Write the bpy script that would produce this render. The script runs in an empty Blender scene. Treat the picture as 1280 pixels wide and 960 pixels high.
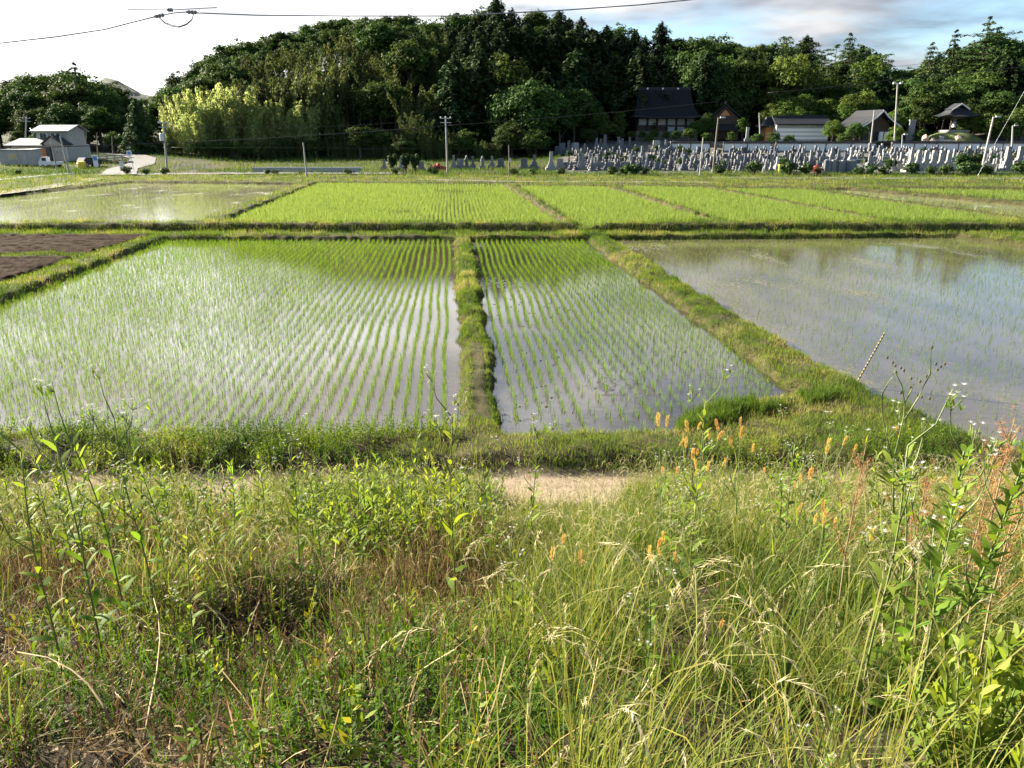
import bpy, math, random
import numpy as np
from mathutils import Vector, Matrix

R = math.radians
random.seed(7)
rng = np.random.default_rng(11)
scene = bpy.context.scene
COL = scene.collection

# ------------------------------------------------------------------ camera, sky, sun, exposure
CAM_H, PITCH, FPX = 6.0, R(17.9), 960.0
cam_data = bpy.data.cameras.new("camera")
cam = bpy.data.objects.new("camera", cam_data)
COL.objects.link(cam)
cam.location = (0, 0, CAM_H)
cam.rotation_euler = (R(90) - PITCH, 0, 0)
cam_data.sensor_width = 36.0
cam_data.lens = 36.0 * FPX / 1280.0
cam_data.clip_start = 0.05
cam_data.clip_end = 30000
scene.camera = cam

SUN_AZ, SUN_EL = R(-60), R(24)          # azimuth measured from +Y, negative = towards -X
SUN_DIR = Vector((math.sin(SUN_AZ) * math.cos(SUN_EL), math.cos(SUN_AZ) * math.cos(SUN_EL), math.sin(SUN_EL)))
sun_data = bpy.data.lights.new("sun", 'SUN')
sun_data.energy = 5.0
sun_data.angle = R(0.5)
sun_data.color = (1.0, 0.90, 0.72)
sun = bpy.data.objects.new("sun", sun_data)
COL.objects.link(sun)
sun.rotation_euler = SUN_DIR.to_track_quat('Z', 'Y').to_euler()

world = bpy.data.worlds.new("World")
scene.world = world
world.use_nodes = True


def build_world():
    nt = world.node_tree
    nt.nodes.clear()
    N, L = nt.nodes.new, nt.links.new
    out = N('ShaderNodeOutputWorld')
    bg = N('ShaderNodeBackground')
    bg.inputs['Strength'].default_value = 0.045
    sky = N('ShaderNodeTexSky')
    sky.sky_type = 'NISHITA'
    sky.sun_disc = False
    sky.sun_elevation = SUN_EL
    sky.sun_rotation = SUN_AZ
    sky.air_density = 1.0
    sky.dust_density = 0.2
    sky.ozone_density = 3.0
    tc = N('ShaderNodeTexCoord')
    sep = N('ShaderNodeSeparateXYZ')
    L(tc.outputs['Generated'], sep.inputs[0])

    def math_node(op, a, b=None, clamp=False):
        n = N('ShaderNodeMath')
        n.operation = op
        n.use_clamp = clamp
        for i, v in enumerate((a, b)):
            if v is None:
                continue
            if isinstance(v, (int, float)):
                n.inputs[i].default_value = v
            else:
                L(v, n.inputs[i])
        return n.outputs[0]
    zc = math_node('ADD', math_node('MAXIMUM', sep.outputs[2], 0.0), 0.10)
    cx = math_node('DIVIDE', sep.outputs[0], zc)
    cy = math_node('DIVIDE', sep.outputs[1], zc)
    comb = N('ShaderNodeCombineXYZ')
    L(cx, comb.inputs[0])
    L(cy, comb.inputs[1])
    comb.inputs[2].default_value = 3.7
    nz = N('ShaderNodeTexNoise')
    nz.inputs['Scale'].default_value = 0.62
    nz.inputs['Detail'].default_value = 7
    nz.inputs['Roughness'].default_value = 0.55
    L(comb.outputs[0], nz.inputs['Vector'])
    nz2 = N('ShaderNodeTexNoise')                       # light and dark inside the cloud layer
    nz2.inputs['Scale'].default_value = 1.3
    nz2.inputs['Detail'].default_value = 4
    L(comb.outputs[0], nz2.inputs['Vector'])
    # nearness to the sun
    dot = N('ShaderNodeVectorMath')
    dot.operation = 'DOT_PRODUCT'
    L(tc.outputs['Generated'], dot.inputs[0])
    dot.inputs[1].default_value = (-0.74, 0.60, 0.30)   # thin bright cloud stands in front of and beside the sun
    near = N('ShaderNodeMapRange')
    near.inputs[1].default_value = 0.15
    near.inputs[2].default_value = 1.0
    L(dot.outputs['Value'], near.inputs[0])
    cover = math_node('ADD', nz.outputs[0], math_node('MULTIPLY', near.outputs[0], 0.36))
    ramp = N('ShaderNodeValToRGB')
    ramp.color_ramp.elements[0].position = 0.50
    ramp.color_ramp.elements[1].position = 0.66
    L(cover, ramp.inputs[0])
    shade = N('ShaderNodeMapRange')
    shade.inputs[1].default_value = 0.40
    shade.inputs[2].default_value = 0.70
    shade.inputs[3].default_value = 2.0
    shade.inputs[4].default_value = 4.6
    L(nz2.outputs[0], shade.inputs[0])
    bright = math_node('MULTIPLY', shade.outputs[0], math_node('ADD', math_node('MULTIPLY', math_node('POWER', near.outputs[0], 1.6), 3.0), 0.72))
    up = N('ShaderNodeMapRange')                        # cloud deck brightened above the view for the water to reflect
    up.inputs[1].default_value, up.inputs[2].default_value = 0.14, 0.42
    up.inputs[3].default_value, up.inputs[4].default_value = 0.9, 1.9
    L(sep.outputs[2], up.inputs[0])
    over = N('ShaderNodeMapRange')                      # dimmed overhead to hold down the fill light
    over.inputs[1].default_value, over.inputs[2].default_value = 0.50, 0.75
    over.inputs[3].default_value, over.inputs[4].default_value = 1.0, 0.12
    L(sep.outputs[2], over.inputs[0])
    bright = math_node('MULTIPLY', math_node('MULTIPLY', bright, up.outputs[0]), over.outputs[0])
    ccol = N('ShaderNodeMix')
    ccol.data_type = 'RGBA'
    ccol.inputs['A'].default_value = (0.50, 0.67, 1.0, 1)
    ccol.inputs['B'].default_value = (0.98, 0.99, 1.0, 1)
    lit = N('ShaderNodeMapRange')
    lit.inputs[1].default_value, lit.inputs[2].default_value = 1.6, 4.4
    L(shade.outputs[0], lit.inputs[0])
    L(math_node('ADD', math_node('MULTIPLY', lit.outputs[0], .8), near.outputs[0], True), ccol.inputs['Factor'])
    cm = N('ShaderNodeVectorMath')
    cm.operation = 'SCALE'
    L(ccol.outputs['Result'], cm.inputs[0])
    L(bright, cm.inputs['Scale'])
    mix = N('ShaderNodeMix')
    mix.data_type = 'RGBA'
    L(ramp.outputs[0], mix.inputs['Factor'])
    L(sky.outputs[0], mix.inputs['A'])
    L(cm.outputs[0], mix.inputs['B'])
    L(mix.outputs['Result'], bg.inputs['Color'])
    L(bg.outputs[0], out.inputs['Surface'])


build_world()
vs = scene.view_settings
vs.view_transform = 'Standard'
vs.look = 'None'
vs.gamma = 1.0
vs.exposure = 2.3
vs.use_curve_mapping = False
scene.render.engine = 'CYCLES'
cy_ = scene.cycles
cy_.use_denoising = True
cy_.max_bounces = 6
cy_.diffuse_bounces = 3
cy_.glossy_bounces = 3
cy_.transmission_bounces = 4
cy_.transparent_max_bounces = 4
cy_.caustics_reflective = False
cy_.caustics_refractive = False
cy_.use_adaptive_sampling = True
cy_.adaptive_threshold = 0.015


# ------------------------------------------------------------------ measuring from the photograph (1280 x 960)
SP, CP = math.sin(PITCH), math.cos(PITCH)


def ray(px, py):
    u, v = (px - 640.0) / FPX, (480.0 - py) / FPX
    return u, CP + v * SP, -SP + v * CP


def G(px, py, z=0.0):
    """the point at height z seen at a pixel"""
    dx, dy, dz = ray(px, py)
    t = (z - CAM_H) / dz
    return Vector((dx * t, dy * t, z))


def P(px, py, Y):
    """the point at distance Y in front seen at a pixel"""
    dx, dy, dz = ray(px, py)
    t = Y / dy
    return Vector((dx * t, Y, CAM_H + dz * t))


def proj(x, y, z):
    zc = y * CP - (z - CAM_H) * SP
    v = (y * SP + (z - CAM_H) * CP) / zc
    return 640 + FPX * x / zc, 480 - FPX * v


def mpp(Y):
    """metres per photo pixel at distance Y"""
    return Y * 1.0 / FPX


# ------------------------------------------------------------------ noise and polygons in numpy
_tab = rng.random((256, 256))


def vnoise(x, y, s=1.0, o=0):
    x = np.asarray(x, float) * s + 37.3 * o + 1000
    y = np.asarray(y, float) * s + 91.7 * o + 1000
    xi, yi = np.floor(x).astype(int), np.floor(y).astype(int)
    fx, fy = x - xi, y - yi
    fx, fy = fx * fx * (3 - 2 * fx), fy * fy * (3 - 2 * fy)
    g = lambda a, b: _tab[a & 255, b & 255]
    return (g(xi, yi) * (1 - fx) + g(xi + 1, yi) * fx) * (1 - fy) + (g(xi, yi + 1) * (1 - fx) + g(xi + 1, yi + 1) * fx) * fy


def fbm(x, y, s=1.0, o=0, n=4):
    a, tot, amp = 0, 0, 1.0
    for i in range(n):
        a = a + amp * vnoise(x, y, s * 2 ** i, o + i * 5)
        tot += amp
        amp *= 0.5
    return a / tot


def sstep(a, b, x):
    t = np.clip((np.asarray(x, float) - a) / (b - a), 0, 1)
    return t * t * (3 - 2 * t)


def poly_sd(x, y, poly):
    """signed distance to a polygon, positive inside"""
    x, y = np.asarray(x, float), np.asarray(y, float)
    d = np.full(x.shape, 1e9)
    ins = np.zeros(x.shape, bool)
    n = len(poly)
    for i in range(n):
        ax, ay = poly[i][0], poly[i][1]
        bx, by = poly[(i + 1) % n][0], poly[(i + 1) % n][1]
        ex, ey = bx - ax, by - ay
        t = np.clip(((x - ax) * ex + (y - ay) * ey) / (ex * ex + ey * ey + 1e-12), 0, 1)
        d = np.minimum(d, np.hypot(x - ax - t * ex, y - ay - t * ey))
        c = (ay > y) != (by > y)
        with np.errstate(divide='ignore', invalid='ignore'):
            xc = ex * (y - ay) / (ey if ey != 0 else 1e-12) + ax
        ins ^= c & (x < xc)
    return np.where(ins, d, -d)


# ------------------------------------------------------------------ mesh helpers
def np_mesh(name, V, F, mat=None, attrs=None, smooth=False):
    """a mesh from arrays: V (n,3), F (m,3 or 4)"""
    me = bpy.data.meshes.new(name)
    V = np.asarray(V, np.float32)
    F = np.asarray(F, np.int32)
    m, k = F.shape
    me.vertices.add(len(V))
    me.vertices.foreach_set('co', V.ravel())
    me.loops.add(m * k)
    me.loops.foreach_set('vertex_index', F.ravel())
    me.polygons.add(m)
    me.polygons.foreach_set('loop_start', np.arange(0, m * k, k, dtype=np.int32))
    me.polygons.foreach_set('loop_total', np.full(m, k, np.int32))
    if smooth:
        me.polygons.foreach_set('use_smooth', np.ones(m, bool))
    for an, av in (attrs or {}).items():
        a = me.attributes.new(an, 'FLOAT', 'POINT')
        a.data.foreach_set('value', np.asarray(av, np.float32))
    me.update(calc_edges=True)
    if mat is not None:
        me.materials.append(mat)
    return me


def link(name, me, parent=None, loc=None):
    o = bpy.data.objects.new(name, me)
    COL.objects.link(o)
    if parent is not None:
        o.parent = parent
    if loc is not None:
        o.location = loc
    return o


def tag(o, label=None, cat=None, group=None, kind=None):
    if label:
        o['label'] = label
    if cat:
        o['category'] = cat
    if group:
        o['group'] = group
    if kind:
        o['kind'] = kind
    return o


def thing(name, label, cat, loc=(0, 0, 0), rz=0.0, group=None, s=1.0):
    o = bpy.data.objects.new(name, None)
    COL.objects.link(o)
    o.empty_display_size = 0.2
    o.location = loc
    o.rotation_euler = (0, 0, rz)
    o.scale = (s, s, s) if not isinstance(s, tuple) else s
    return tag(o, label, cat, group)


def children_of(o):
    return [c for c in COL.objects if c.parent is o]


class MB:
    def __init__(self):
        self.v, self.f = [], []

    def add(self, vs, fs):
        n = len(self.v)
        self.v += [tuple(p) for p in vs]
        self.f += [tuple(i + n for i in f) for f in fs]
        return self

    def box(self, c, s, rz=0.0, rx=0.0, ry=0.0, taper=1.0):
        hx, hy, hz = s[0] / 2, s[1] / 2, s[2] / 2
        m = Matrix.Rotation(rz, 3, 'Z') @ Matrix.Rotation(ry, 3, 'Y') @ Matrix.Rotation(rx, 3, 'X')
        vs = []
        for dz in (-1, 1):
            t = taper if dz > 0 else 1.0
            for dx, dy in ((-1, -1), (1, -1), (1, 1), (-1, 1)):
                vs.append(m @ Vector((dx * hx * t, dy * hy * t, dz * hz)) + Vector(c))
        return self.add(vs, [(3, 2, 1, 0), (4, 5, 6, 7), (0, 1, 5, 4), (1, 2, 6, 5), (2, 3, 7, 6), (3, 0, 4, 7)])

    def rings(self, rings, cap=True):
        n = len(rings[0])
        vs = [p for r in rings for p in r]
        fs = []
        for i in range(len(rings) - 1):
            for j in range(n):
                k = (j + 1) % n
                fs.append((i * n + j, i * n + k, (i + 1) * n + k, (i + 1) * n + j))
        if cap:
            fs.append(tuple(range(n - 1, -1, -1)))
            fs.append(tuple((len(rings) - 1) * n + j for j in range(n)))
        return self.add(vs, fs)

    def tube(self, pts, rad, n=8, cap=True):
        pts = [Vector(p) for p in pts]
        if isinstance(rad, (int, float)):
            rad = [rad] * len(pts)
        rs = []
        ref = Vector((0, 0, 1))
        for i, p in enumerate(pts):
            d = (pts[min(i + 1, len(pts) - 1)] - pts[max(i - 1, 0)]).normalized()
            a = d.cross(ref if abs(d.dot(ref)) < 0.95 else Vector((1, 0, 0))).normalized()
            b = d.cross(a)
            rs.append([p + (a * math.cos(2 * math.pi * j / n) + b * math.sin(2 * math.pi * j / n)) * rad[i] for j in range(n)])
        return self.rings(rs, cap)

    def lathe(self, prof, n=12, c=(0, 0, 0)):
        c = Vector(c)
        return self.rings([[c + Vector((r * math.cos(2 * math.pi * j / n), r * math.sin(2 * math.pi * j / n), z)) for j in range(n)] for r, z in prof])

    def prism(self, poly, y0, y1):
        """polygon in x,z pulled along y"""
        n = len(poly)
        vs = [(x, y0, z) for x, z in poly] + [(x, y1, z) for x, z in poly]
        fs = [tuple(range(n)), tuple(range(2 * n - 1, n - 1, -1))]
        for j in range(n):
            k = (j + 1) % n
            fs.append((j, n + j, n + k, k))
        return self.add(vs, fs)

    def slab(self, quad, t):
        """a plate: a quad given by four corners, thickened downwards"""
        q = [Vector(p) for p in quad]
        nrm = (q[1] - q[0]).cross(q[3] - q[0]).normalized()
        if nrm.z < 0:
            nrm = -nrm
        lo = [p - nrm * t for p in q]
        return self.add(q + lo, [(0, 1, 2, 3), (7, 6, 5, 4), (0, 4, 5, 1), (1, 5, 6, 2), (2, 6, 7, 3), (3, 7, 4, 0)])

    def mesh(self, name, mat, smooth=False):
        me = bpy.data.meshes.new(name)
        me.from_pydata(self.v, [], self.f)
        if mat is not None:
            me.materials.append(mat)
        if smooth:
            me.polygons.foreach_set('use_smooth', np.ones(len(me.polygons), bool))
        me.update()
        return me

    def build(self, name, mat, parent=None, loc=None, smooth=False):
        return link(name, self.mesh(name, mat, smooth), parent, loc)


# ------------------------------------------------------------------ materials
def mat_new(name):
    m = bpy.data.materials.new(name)
    m.use_nodes = True
    nt = m.node_tree
    return m, nt, nt.nodes['Principled BSDF'], nt.nodes['Material Output']


def ramp_node(nt, stops):
    r = nt.nodes.new('ShaderNodeValToRGB')
    e = r.color_ramp.elements
    while len(e) > 1:
        e.remove(e[-1])
    e[0].position, e[0].color = stops[0][0], (*stops[0][1], 1)
    for p, c in stops[1:]:
        k = e.new(p)
        k.color = (*c, 1)
    return r


def solid(name, c1, c2=None, scale=3.0, rough=0.7, bump=0.0, metal=0.0, spec=0.4, coords='Object', stretch=None):
    m, nt, b, out = mat_new(name)
    c2 = c2 or tuple(x * 0.75 for x in c1)
    tc = nt.nodes.new('ShaderNodeTexCoord')
    nz = nt.nodes.new('ShaderNodeTexNoise')
    nz.inputs['Scale'].default_value = scale
    nz.inputs['Detail'].default_value = 5
    src = tc.outputs[coords]
    if stretch:
        mp = nt.nodes.new('ShaderNodeMapping')
        mp.inputs['Scale'].default_value = stretch
        nt.links.new(src, mp.inputs[0])
        src = mp.outputs[0]
    nt.links.new(src, nz.inputs['Vector'])
    r = ramp_node(nt, [(0.35, c1), (0.68, c2)])
    nt.links.new(nz.outputs[0], r.inputs[0])
    nt.links.new(r.outputs[0], b.inputs['Base Color'])
    b.inputs['Roughness'].default_value = rough
    b.inputs['Metallic'].default_value = metal
    b.inputs['Specular IOR Level'].default_value = spec
    if bump:
        bp = nt.nodes.new('ShaderNodeBump')
        bp.inputs['Strength'].default_value = bump
        bp.inputs['Distance'].default_value = 0.045
        nt.links.new(nz.outputs[0], bp.inputs['Height'])
        nt.links.new(bp.outputs[0], b.inputs['Normal'])
    return m


def leafy(name, stops, trans=0.35, rough=0.6, spec=0.10, obj_var=0.25, tip=None, hue_var=0.02):
    """leaf material: colour by the per-leaf attribute rnd, varied a little per object; light passes through"""
    m, nt, b, out = mat_new(name)
    L = nt.links.new
    at = nt.nodes.new('ShaderNodeAttribute')
    at.attribute_name = 'rnd'
    r = ramp_node(nt, stops)
    L(at.outputs['Fac'], r.inputs[0])
    col = r.outputs[0]
    if tip:
        at2 = nt.nodes.new('ShaderNodeAttribute')
        at2.attribute_name = 'len'
        mr = nt.nodes.new('ShaderNodeMapRange')
        mr.inputs[1].default_value, mr.inputs[2].default_value = tip[1], 1.0
        mr.inputs[4].default_value = tip[2]
        L(at2.outputs['Fac'], mr.inputs[0])
        mx = nt.nodes.new('ShaderNodeMix')
        mx.data_type = 'RGBA'
        L(mr.outputs[0], mx.inputs['Factor'])
        L(col, mx.inputs['A'])
        mx.inputs['B'].default_value = (*tip[0], 1)
        col = mx.outputs['Result']
    if obj_var:
        oi = nt.nodes.new('ShaderNodeObjectInfo')
        hs = nt.nodes.new('ShaderNodeHueSaturation')
        mr = nt.nodes.new('ShaderNodeMapRange')
        mr.inputs[3].default_value, mr.inputs[4].default_value = 1 - obj_var, 1 + obj_var
        L(oi.outputs['Random'], mr.inputs[0])
        L(mr.outputs[0], hs.inputs['Value'])
        mh = nt.nodes.new('ShaderNodeMapRange')
        mh.inputs[3].default_value, mh.inputs[4].default_value = 0.5 - hue_var, 0.5 + hue_var
        wn = nt.nodes.new('ShaderNodeTexWhiteNoise')
        wn.noise_dimensions = '1D'
        L(oi.outputs['Random'], wn.inputs['W'])
        L(wn.outputs['Value'], mh.inputs[0])
        L(mh.outputs[0], hs.inputs['Hue'])
        L(col, hs.inputs['Color'])
        col = hs.outputs[0]
    L(col, b.inputs['Base Color'])
    b.inputs['Roughness'].default_value = rough
    b.inputs['Specular IOR Level'].default_value = spec
    tr = nt.nodes.new('ShaderNodeBsdfTranslucent')
    hs2 = nt.nodes.new('ShaderNodeHueSaturation')
    hs2.inputs['Hue'].default_value = 0.485
    hs2.inputs['Saturation'].default_value = 1.1
    hs2.inputs['Value'].default_value = 1.35
    L(col, hs2.inputs['Color'])
    L(hs2.outputs[0], tr.inputs['Color'])
    ms = nt.nodes.new('ShaderNodeMixShader')
    ms.inputs[0].default_value = trans
    L(b.outputs[0], ms.inputs[1])
    L(tr.outputs[0], ms.inputs[2])
    L(ms.outputs[0], out.inputs['Surface'])
    return m


# ------------------------------------------------------------------ blades and leaves as strips
def unit(a):
    return a / np.maximum(np.linalg.norm(a, axis=1, keepdims=True), 1e-9)


def strips(base, d0, length, width, droop, segs=4, prof='blade', rnd=None, curl=0.0):
    """N curved strips; returns V, F, attrs. d0 start direction, droop how far gravity bends it over its length"""
    base = np.asarray(base, float)
    n = len(base)
    length = np.broadcast_to(np.asarray(length, float), (n,))
    width = np.broadcast_to(np.asarray(width, float), (n,))
    droop = np.broadcast_to(np.asarray(droop, float), (n,))
    rnd = rng.random(n) if rnd is None else rnd
    d = unit(np.asarray(d0, float))
    side = np.cross(d, np.array([0, 0, 1.0]) + 0.25 * rng.normal(size=(n, 3)))
    side = unit(side)
    sw = curl * rng.normal(size=n)
    V = np.zeros((n, segs + 1, 2, 3), np.float32)
    T = np.zeros((n, segs + 1, 2), np.float32)
    p = base.copy()
    for i in range(segs + 1):
        t = i / segs
        if prof == 'blade':
            w = width * (0.55 + 0.45 * min(1, t * 4)) * (1 - t ** 2.2) + 0.0004
        elif prof == 'leaf':
            w = width * (math.sin(math.pi * min(1, 0.06 + 0.94 * t ** 0.85)) ** 0.8 if t < 1 else 0.02)
        else:
            w = width * np.ones(n)
        half = side * (w / 2)[:, None]
        V[:, i, 0], V[:, i, 1] = p - half, p + half
        T[:, i] = t
        if i < segs:
            p = p + d * (length / segs)[:, None]
            d = d.copy()
            d[:, 2] -= droop / segs * (0.4 + 1.2 * t)
            d += side * (sw / segs)[:, None]
            d = unit(d)
            s2 = side - d * np.sum(side * d, axis=1, keepdims=True)
            side = unit(s2)
    idx = np.arange(n * (segs + 1) * 2).reshape(n, segs + 1, 2)
    F = np.stack([idx[:, :-1, 0], idx[:, :-1, 1], idx[:, 1:, 1], idx[:, 1:, 0]], -1).reshape(-1, 4)
    A = np.repeat(rnd, (segs + 1) * 2)
    return V.reshape(-1, 3), F, {'rnd': A, 'len': T.ravel()}, p, d


class Strips:
    """collects strips into one mesh"""
    def __init__(self):
        self.V, self.F, self.r, self.t, self.n = [], [], [], [], 0

    def add(self, *a, **k):
        V, F, at, p, d = strips(*a, **k)
        self.V.append(V)
        self.F.append(F + self.n)
        self.r.append(at['rnd'])
        self.t.append(at['len'])
        self.n += len(V)
        return p, d

    def mesh(self, name, mat):
        return np_mesh(name, np.concatenate(self.V), np.concatenate(self.F), mat,
                       {'rnd': np.concatenate(self.r), 'len': np.concatenate(self.t)})


def dirs(az, tilt):
    return np.stack([np.sin(tilt) * np.cos(az), np.sin(tilt) * np.sin(az), np.cos(tilt)], 1)


def cards(C, size, nrm, aspect=0.6, along=None):
    """leaf-sized rhombs at C, facing nrm"""
    n = len(C)
    nrm = unit(nrm)
    a = rng.normal(size=(n, 3)) if along is None else along + 0.25 * rng.normal(size=(n, 3))
    u = unit(a - nrm * np.sum(a * nrm, 1, keepdims=True))
    v = np.cross(nrm, u)
    s = np.broadcast_to(np.asarray(size, float), (n,))[:, None]
    V = np.stack([C - u * s, C - v * s * aspect + nrm * s * 0.12, C + u * s, C + v * s * aspect + nrm * s * 0.12], 1).reshape(-1, 3)
    F = np.arange(4 * n).reshape(n, 4)
    return V, F
# ------------------------------------------------------------------ the land
WL = 0.40            # water level of the far paddies; the near ones are at 0
_p1, _p2 = G(205, 301), G(0, 380)
_t = (_p1.y - 14.95) / (_p1.y - _p2.y)
_p3 = _p1 + (_p2 - _p1) * _t
PADDY = {
    'A': (0.0, [(205, 301), (569, 301), (575, 430), (571, 546)], [(_p3.x, 14.95)]),
    'B': (0.0, [(589, 301), (733, 301), (1000, 497), (905, 515), (852, 528), (846, 547), (633, 553)], []),
    'C': (0.0, [(758, 300), (1195, 297), (1290, 312), (1600, 352), (1650, 600), (1290, 582), (1196, 543), (1112, 505), (1036, 468)], []),
    'D': (WL, [(160, 229), (375, 231), (250, 281), (-420, 287), (-420, 270), (0, 247)], []),
    'E': (WL, [(397, 230), (630, 232), (708, 283), (272, 282)], []),
    'F': (WL, [(648, 234), (757, 235), (898, 280), (725, 285)], []),
    'H': (WL, [(773, 234), (879, 236), (1116, 280), (914, 282)], []),
    'I': (WL, [(896, 237), (1000, 238), (1290, 279), (1130, 281)], []),
    'J': (WL, [(1014, 238), (1062, 238), (1420, 270), (1420, 292), (1298, 277)], []),
    'K': (WL, [(1082, 236), (1420, 240), (1420, 266)], []),
}
POLY = {}
for k, (w, pix, extra) in PADDY.items():
    POLY[k] = (w, [(G(a, b, w).x, G(a, b, w).y) for a, b in pix] + list(extra))
SOIL = [[(-300, 293), (190, 295), (108, 317), (-300, 318)], [(-300, 321), (100, 321), (0, 353), (-300, 450)]]
SOILP = [[(G(a, b, 0.25).x, G(a, b, 0.25).y) for a, b in s] for s in SOIL]

EM = [(-30, 4.6), (0.4, 4.45), (1.2, 4.33), (3.0, 3.55), (5.0, 2.72), (7.5, 1.66), (9.5, 0.84), (10.8, 0.32), (11.5, 0.08), (12.0, 0.03), (12.85, 0.05), (13.35, 0.28), (13.9, 0.31), (15, 0.22),
      (47.4, 0.24), (48.2, 0.28), (48.8, 0.06), (49.3, 0.06), (49.9, 0.66), (50.6, 0.68), (51.4, 0.66), (112, 0.66), (118, 0.7), (6000, 0.7)]
SKYLINE = [(-400, 112), (-200, 100), (0, 112), (20, 97), (60, 88), (100, 84), (128, 97), (145, 116), (165, 124), (188, 122), (203, 104), (230, 84), (262, 78), (275, 60), (300, 50), (340, 44), (400, 30), (460, 15), (505, 12),
           (530, 24), (560, 15), (610, 8), (640, 8), (690, 14), (740, 20), (770, 22), (800, 38), (835, 48), (900, 46), (935, 52), (970, 50), (1010, 52), (1040, 60), (1064, 45), (1095, 65),
           (1120, 84), (1145, 78), (1180, 62), (1230, 48), (1280, 52), (1400, 40), (1700, 60)]


def skyline_z(px, Y):
    py = np.interp(px, [s[0] for s in SKYLINE], [s[1] for s in SKYLINE])
    v = (480.0 - py) / FPX
    return CAM_H + Y * (-SP + v * CP) / (CP + v * SP)


def approx_px(x, y):
    return 640 + FPX * x / (np.maximum(y, 5) * CP + 1.6)


def ground_base(x, y):
    """height of the land without the paddies"""
    x, y = np.asarray(x, float), np.asarray(y, float)
    z = np.interp(y, [e[0] for e in EM], [e[1] for e in EM])
    px = approx_px(x, y)
    # grave terraces, temple terrace
    g = sstep(640, 760, px)
    z = z + g * (sstep(119, 160, y) * 2.2 + sstep(161, 182, y) * 2.0)
    z = z + (1 - g) * sstep(128, 178, y) * (0.9 + 1.2 * sstep(330, 200, px))
    # wooded hill
    y0 = np.interp(px, [150, 330, 620, 740, 1000, 1120, 1250], [182, 172, 172, 196, 192, 184, 170])
    rz = np.interp(px, [-200, 0, 100, 190, 270, 330, 420, 520, 700, 790, 900, 1010, 1060, 1120, 1160, 1240, 1500], [4, 4, 5, 3, 10, 16, 22, 24, 23, 19, 14, 13, 12, 6, 9, 13, 14])
    z = z + sstep(0, 58, y - y0) * rz
    far = sstep(300, 700, y)
    z = z * (1 - far) + far * 0.6
    return z


def ground(x, y, fine=True):
    x, y = np.asarray(x, float), np.asarray(y, float)
    z = ground_base(x, y)
    # unevenness
    emb = sstep(12.2, 10.5, y)
    z = z + emb * sstep(0.4, 2.2, y) * (fbm(x, y, 0.7, 1) - 0.5) * 0.7 + emb * (fbm(x, y, 3.2, 2, 2) - 0.5) * 0.22
    pl = sstep(12.9, 13.5, y) * sstep(160, 110, y)
    z = z + pl * ((fbm(x, y, 1.6, 3, 3) - 0.5) * 0.22) + sstep(120, 150, y) * (fbm(x, y, 0.1, 4) - 0.5) * 0.5
    m = (y > 13) & (y < 122)
    if m.any():
        xs, ys, zs = x[m], y[m], z[m]
        wob = (fbm(xs, ys, 1.3, 6, 3) - 0.5) * 0.55
        for k, (w, poly) in POLY.items():
            sd = poly_sd(xs, ys, poly) + wob * (1.0 if w == 0 else 1.6)
            t = sstep(-0.26, 0.10, sd)
            zs = zs * (1 - t) + (w - 0.11) * t
        for poly in SOILP:
            sd = poly_sd(xs, ys, poly)
            t = sstep(-0.3, 0.1, sd)
            zs = zs * (1 - t) + 0.12 * t
        z = z.copy()
        z[m] = zs
    return z


def gz(x, y):
    return float(ground(np.array([x]), np.array([y]))[0])


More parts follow.
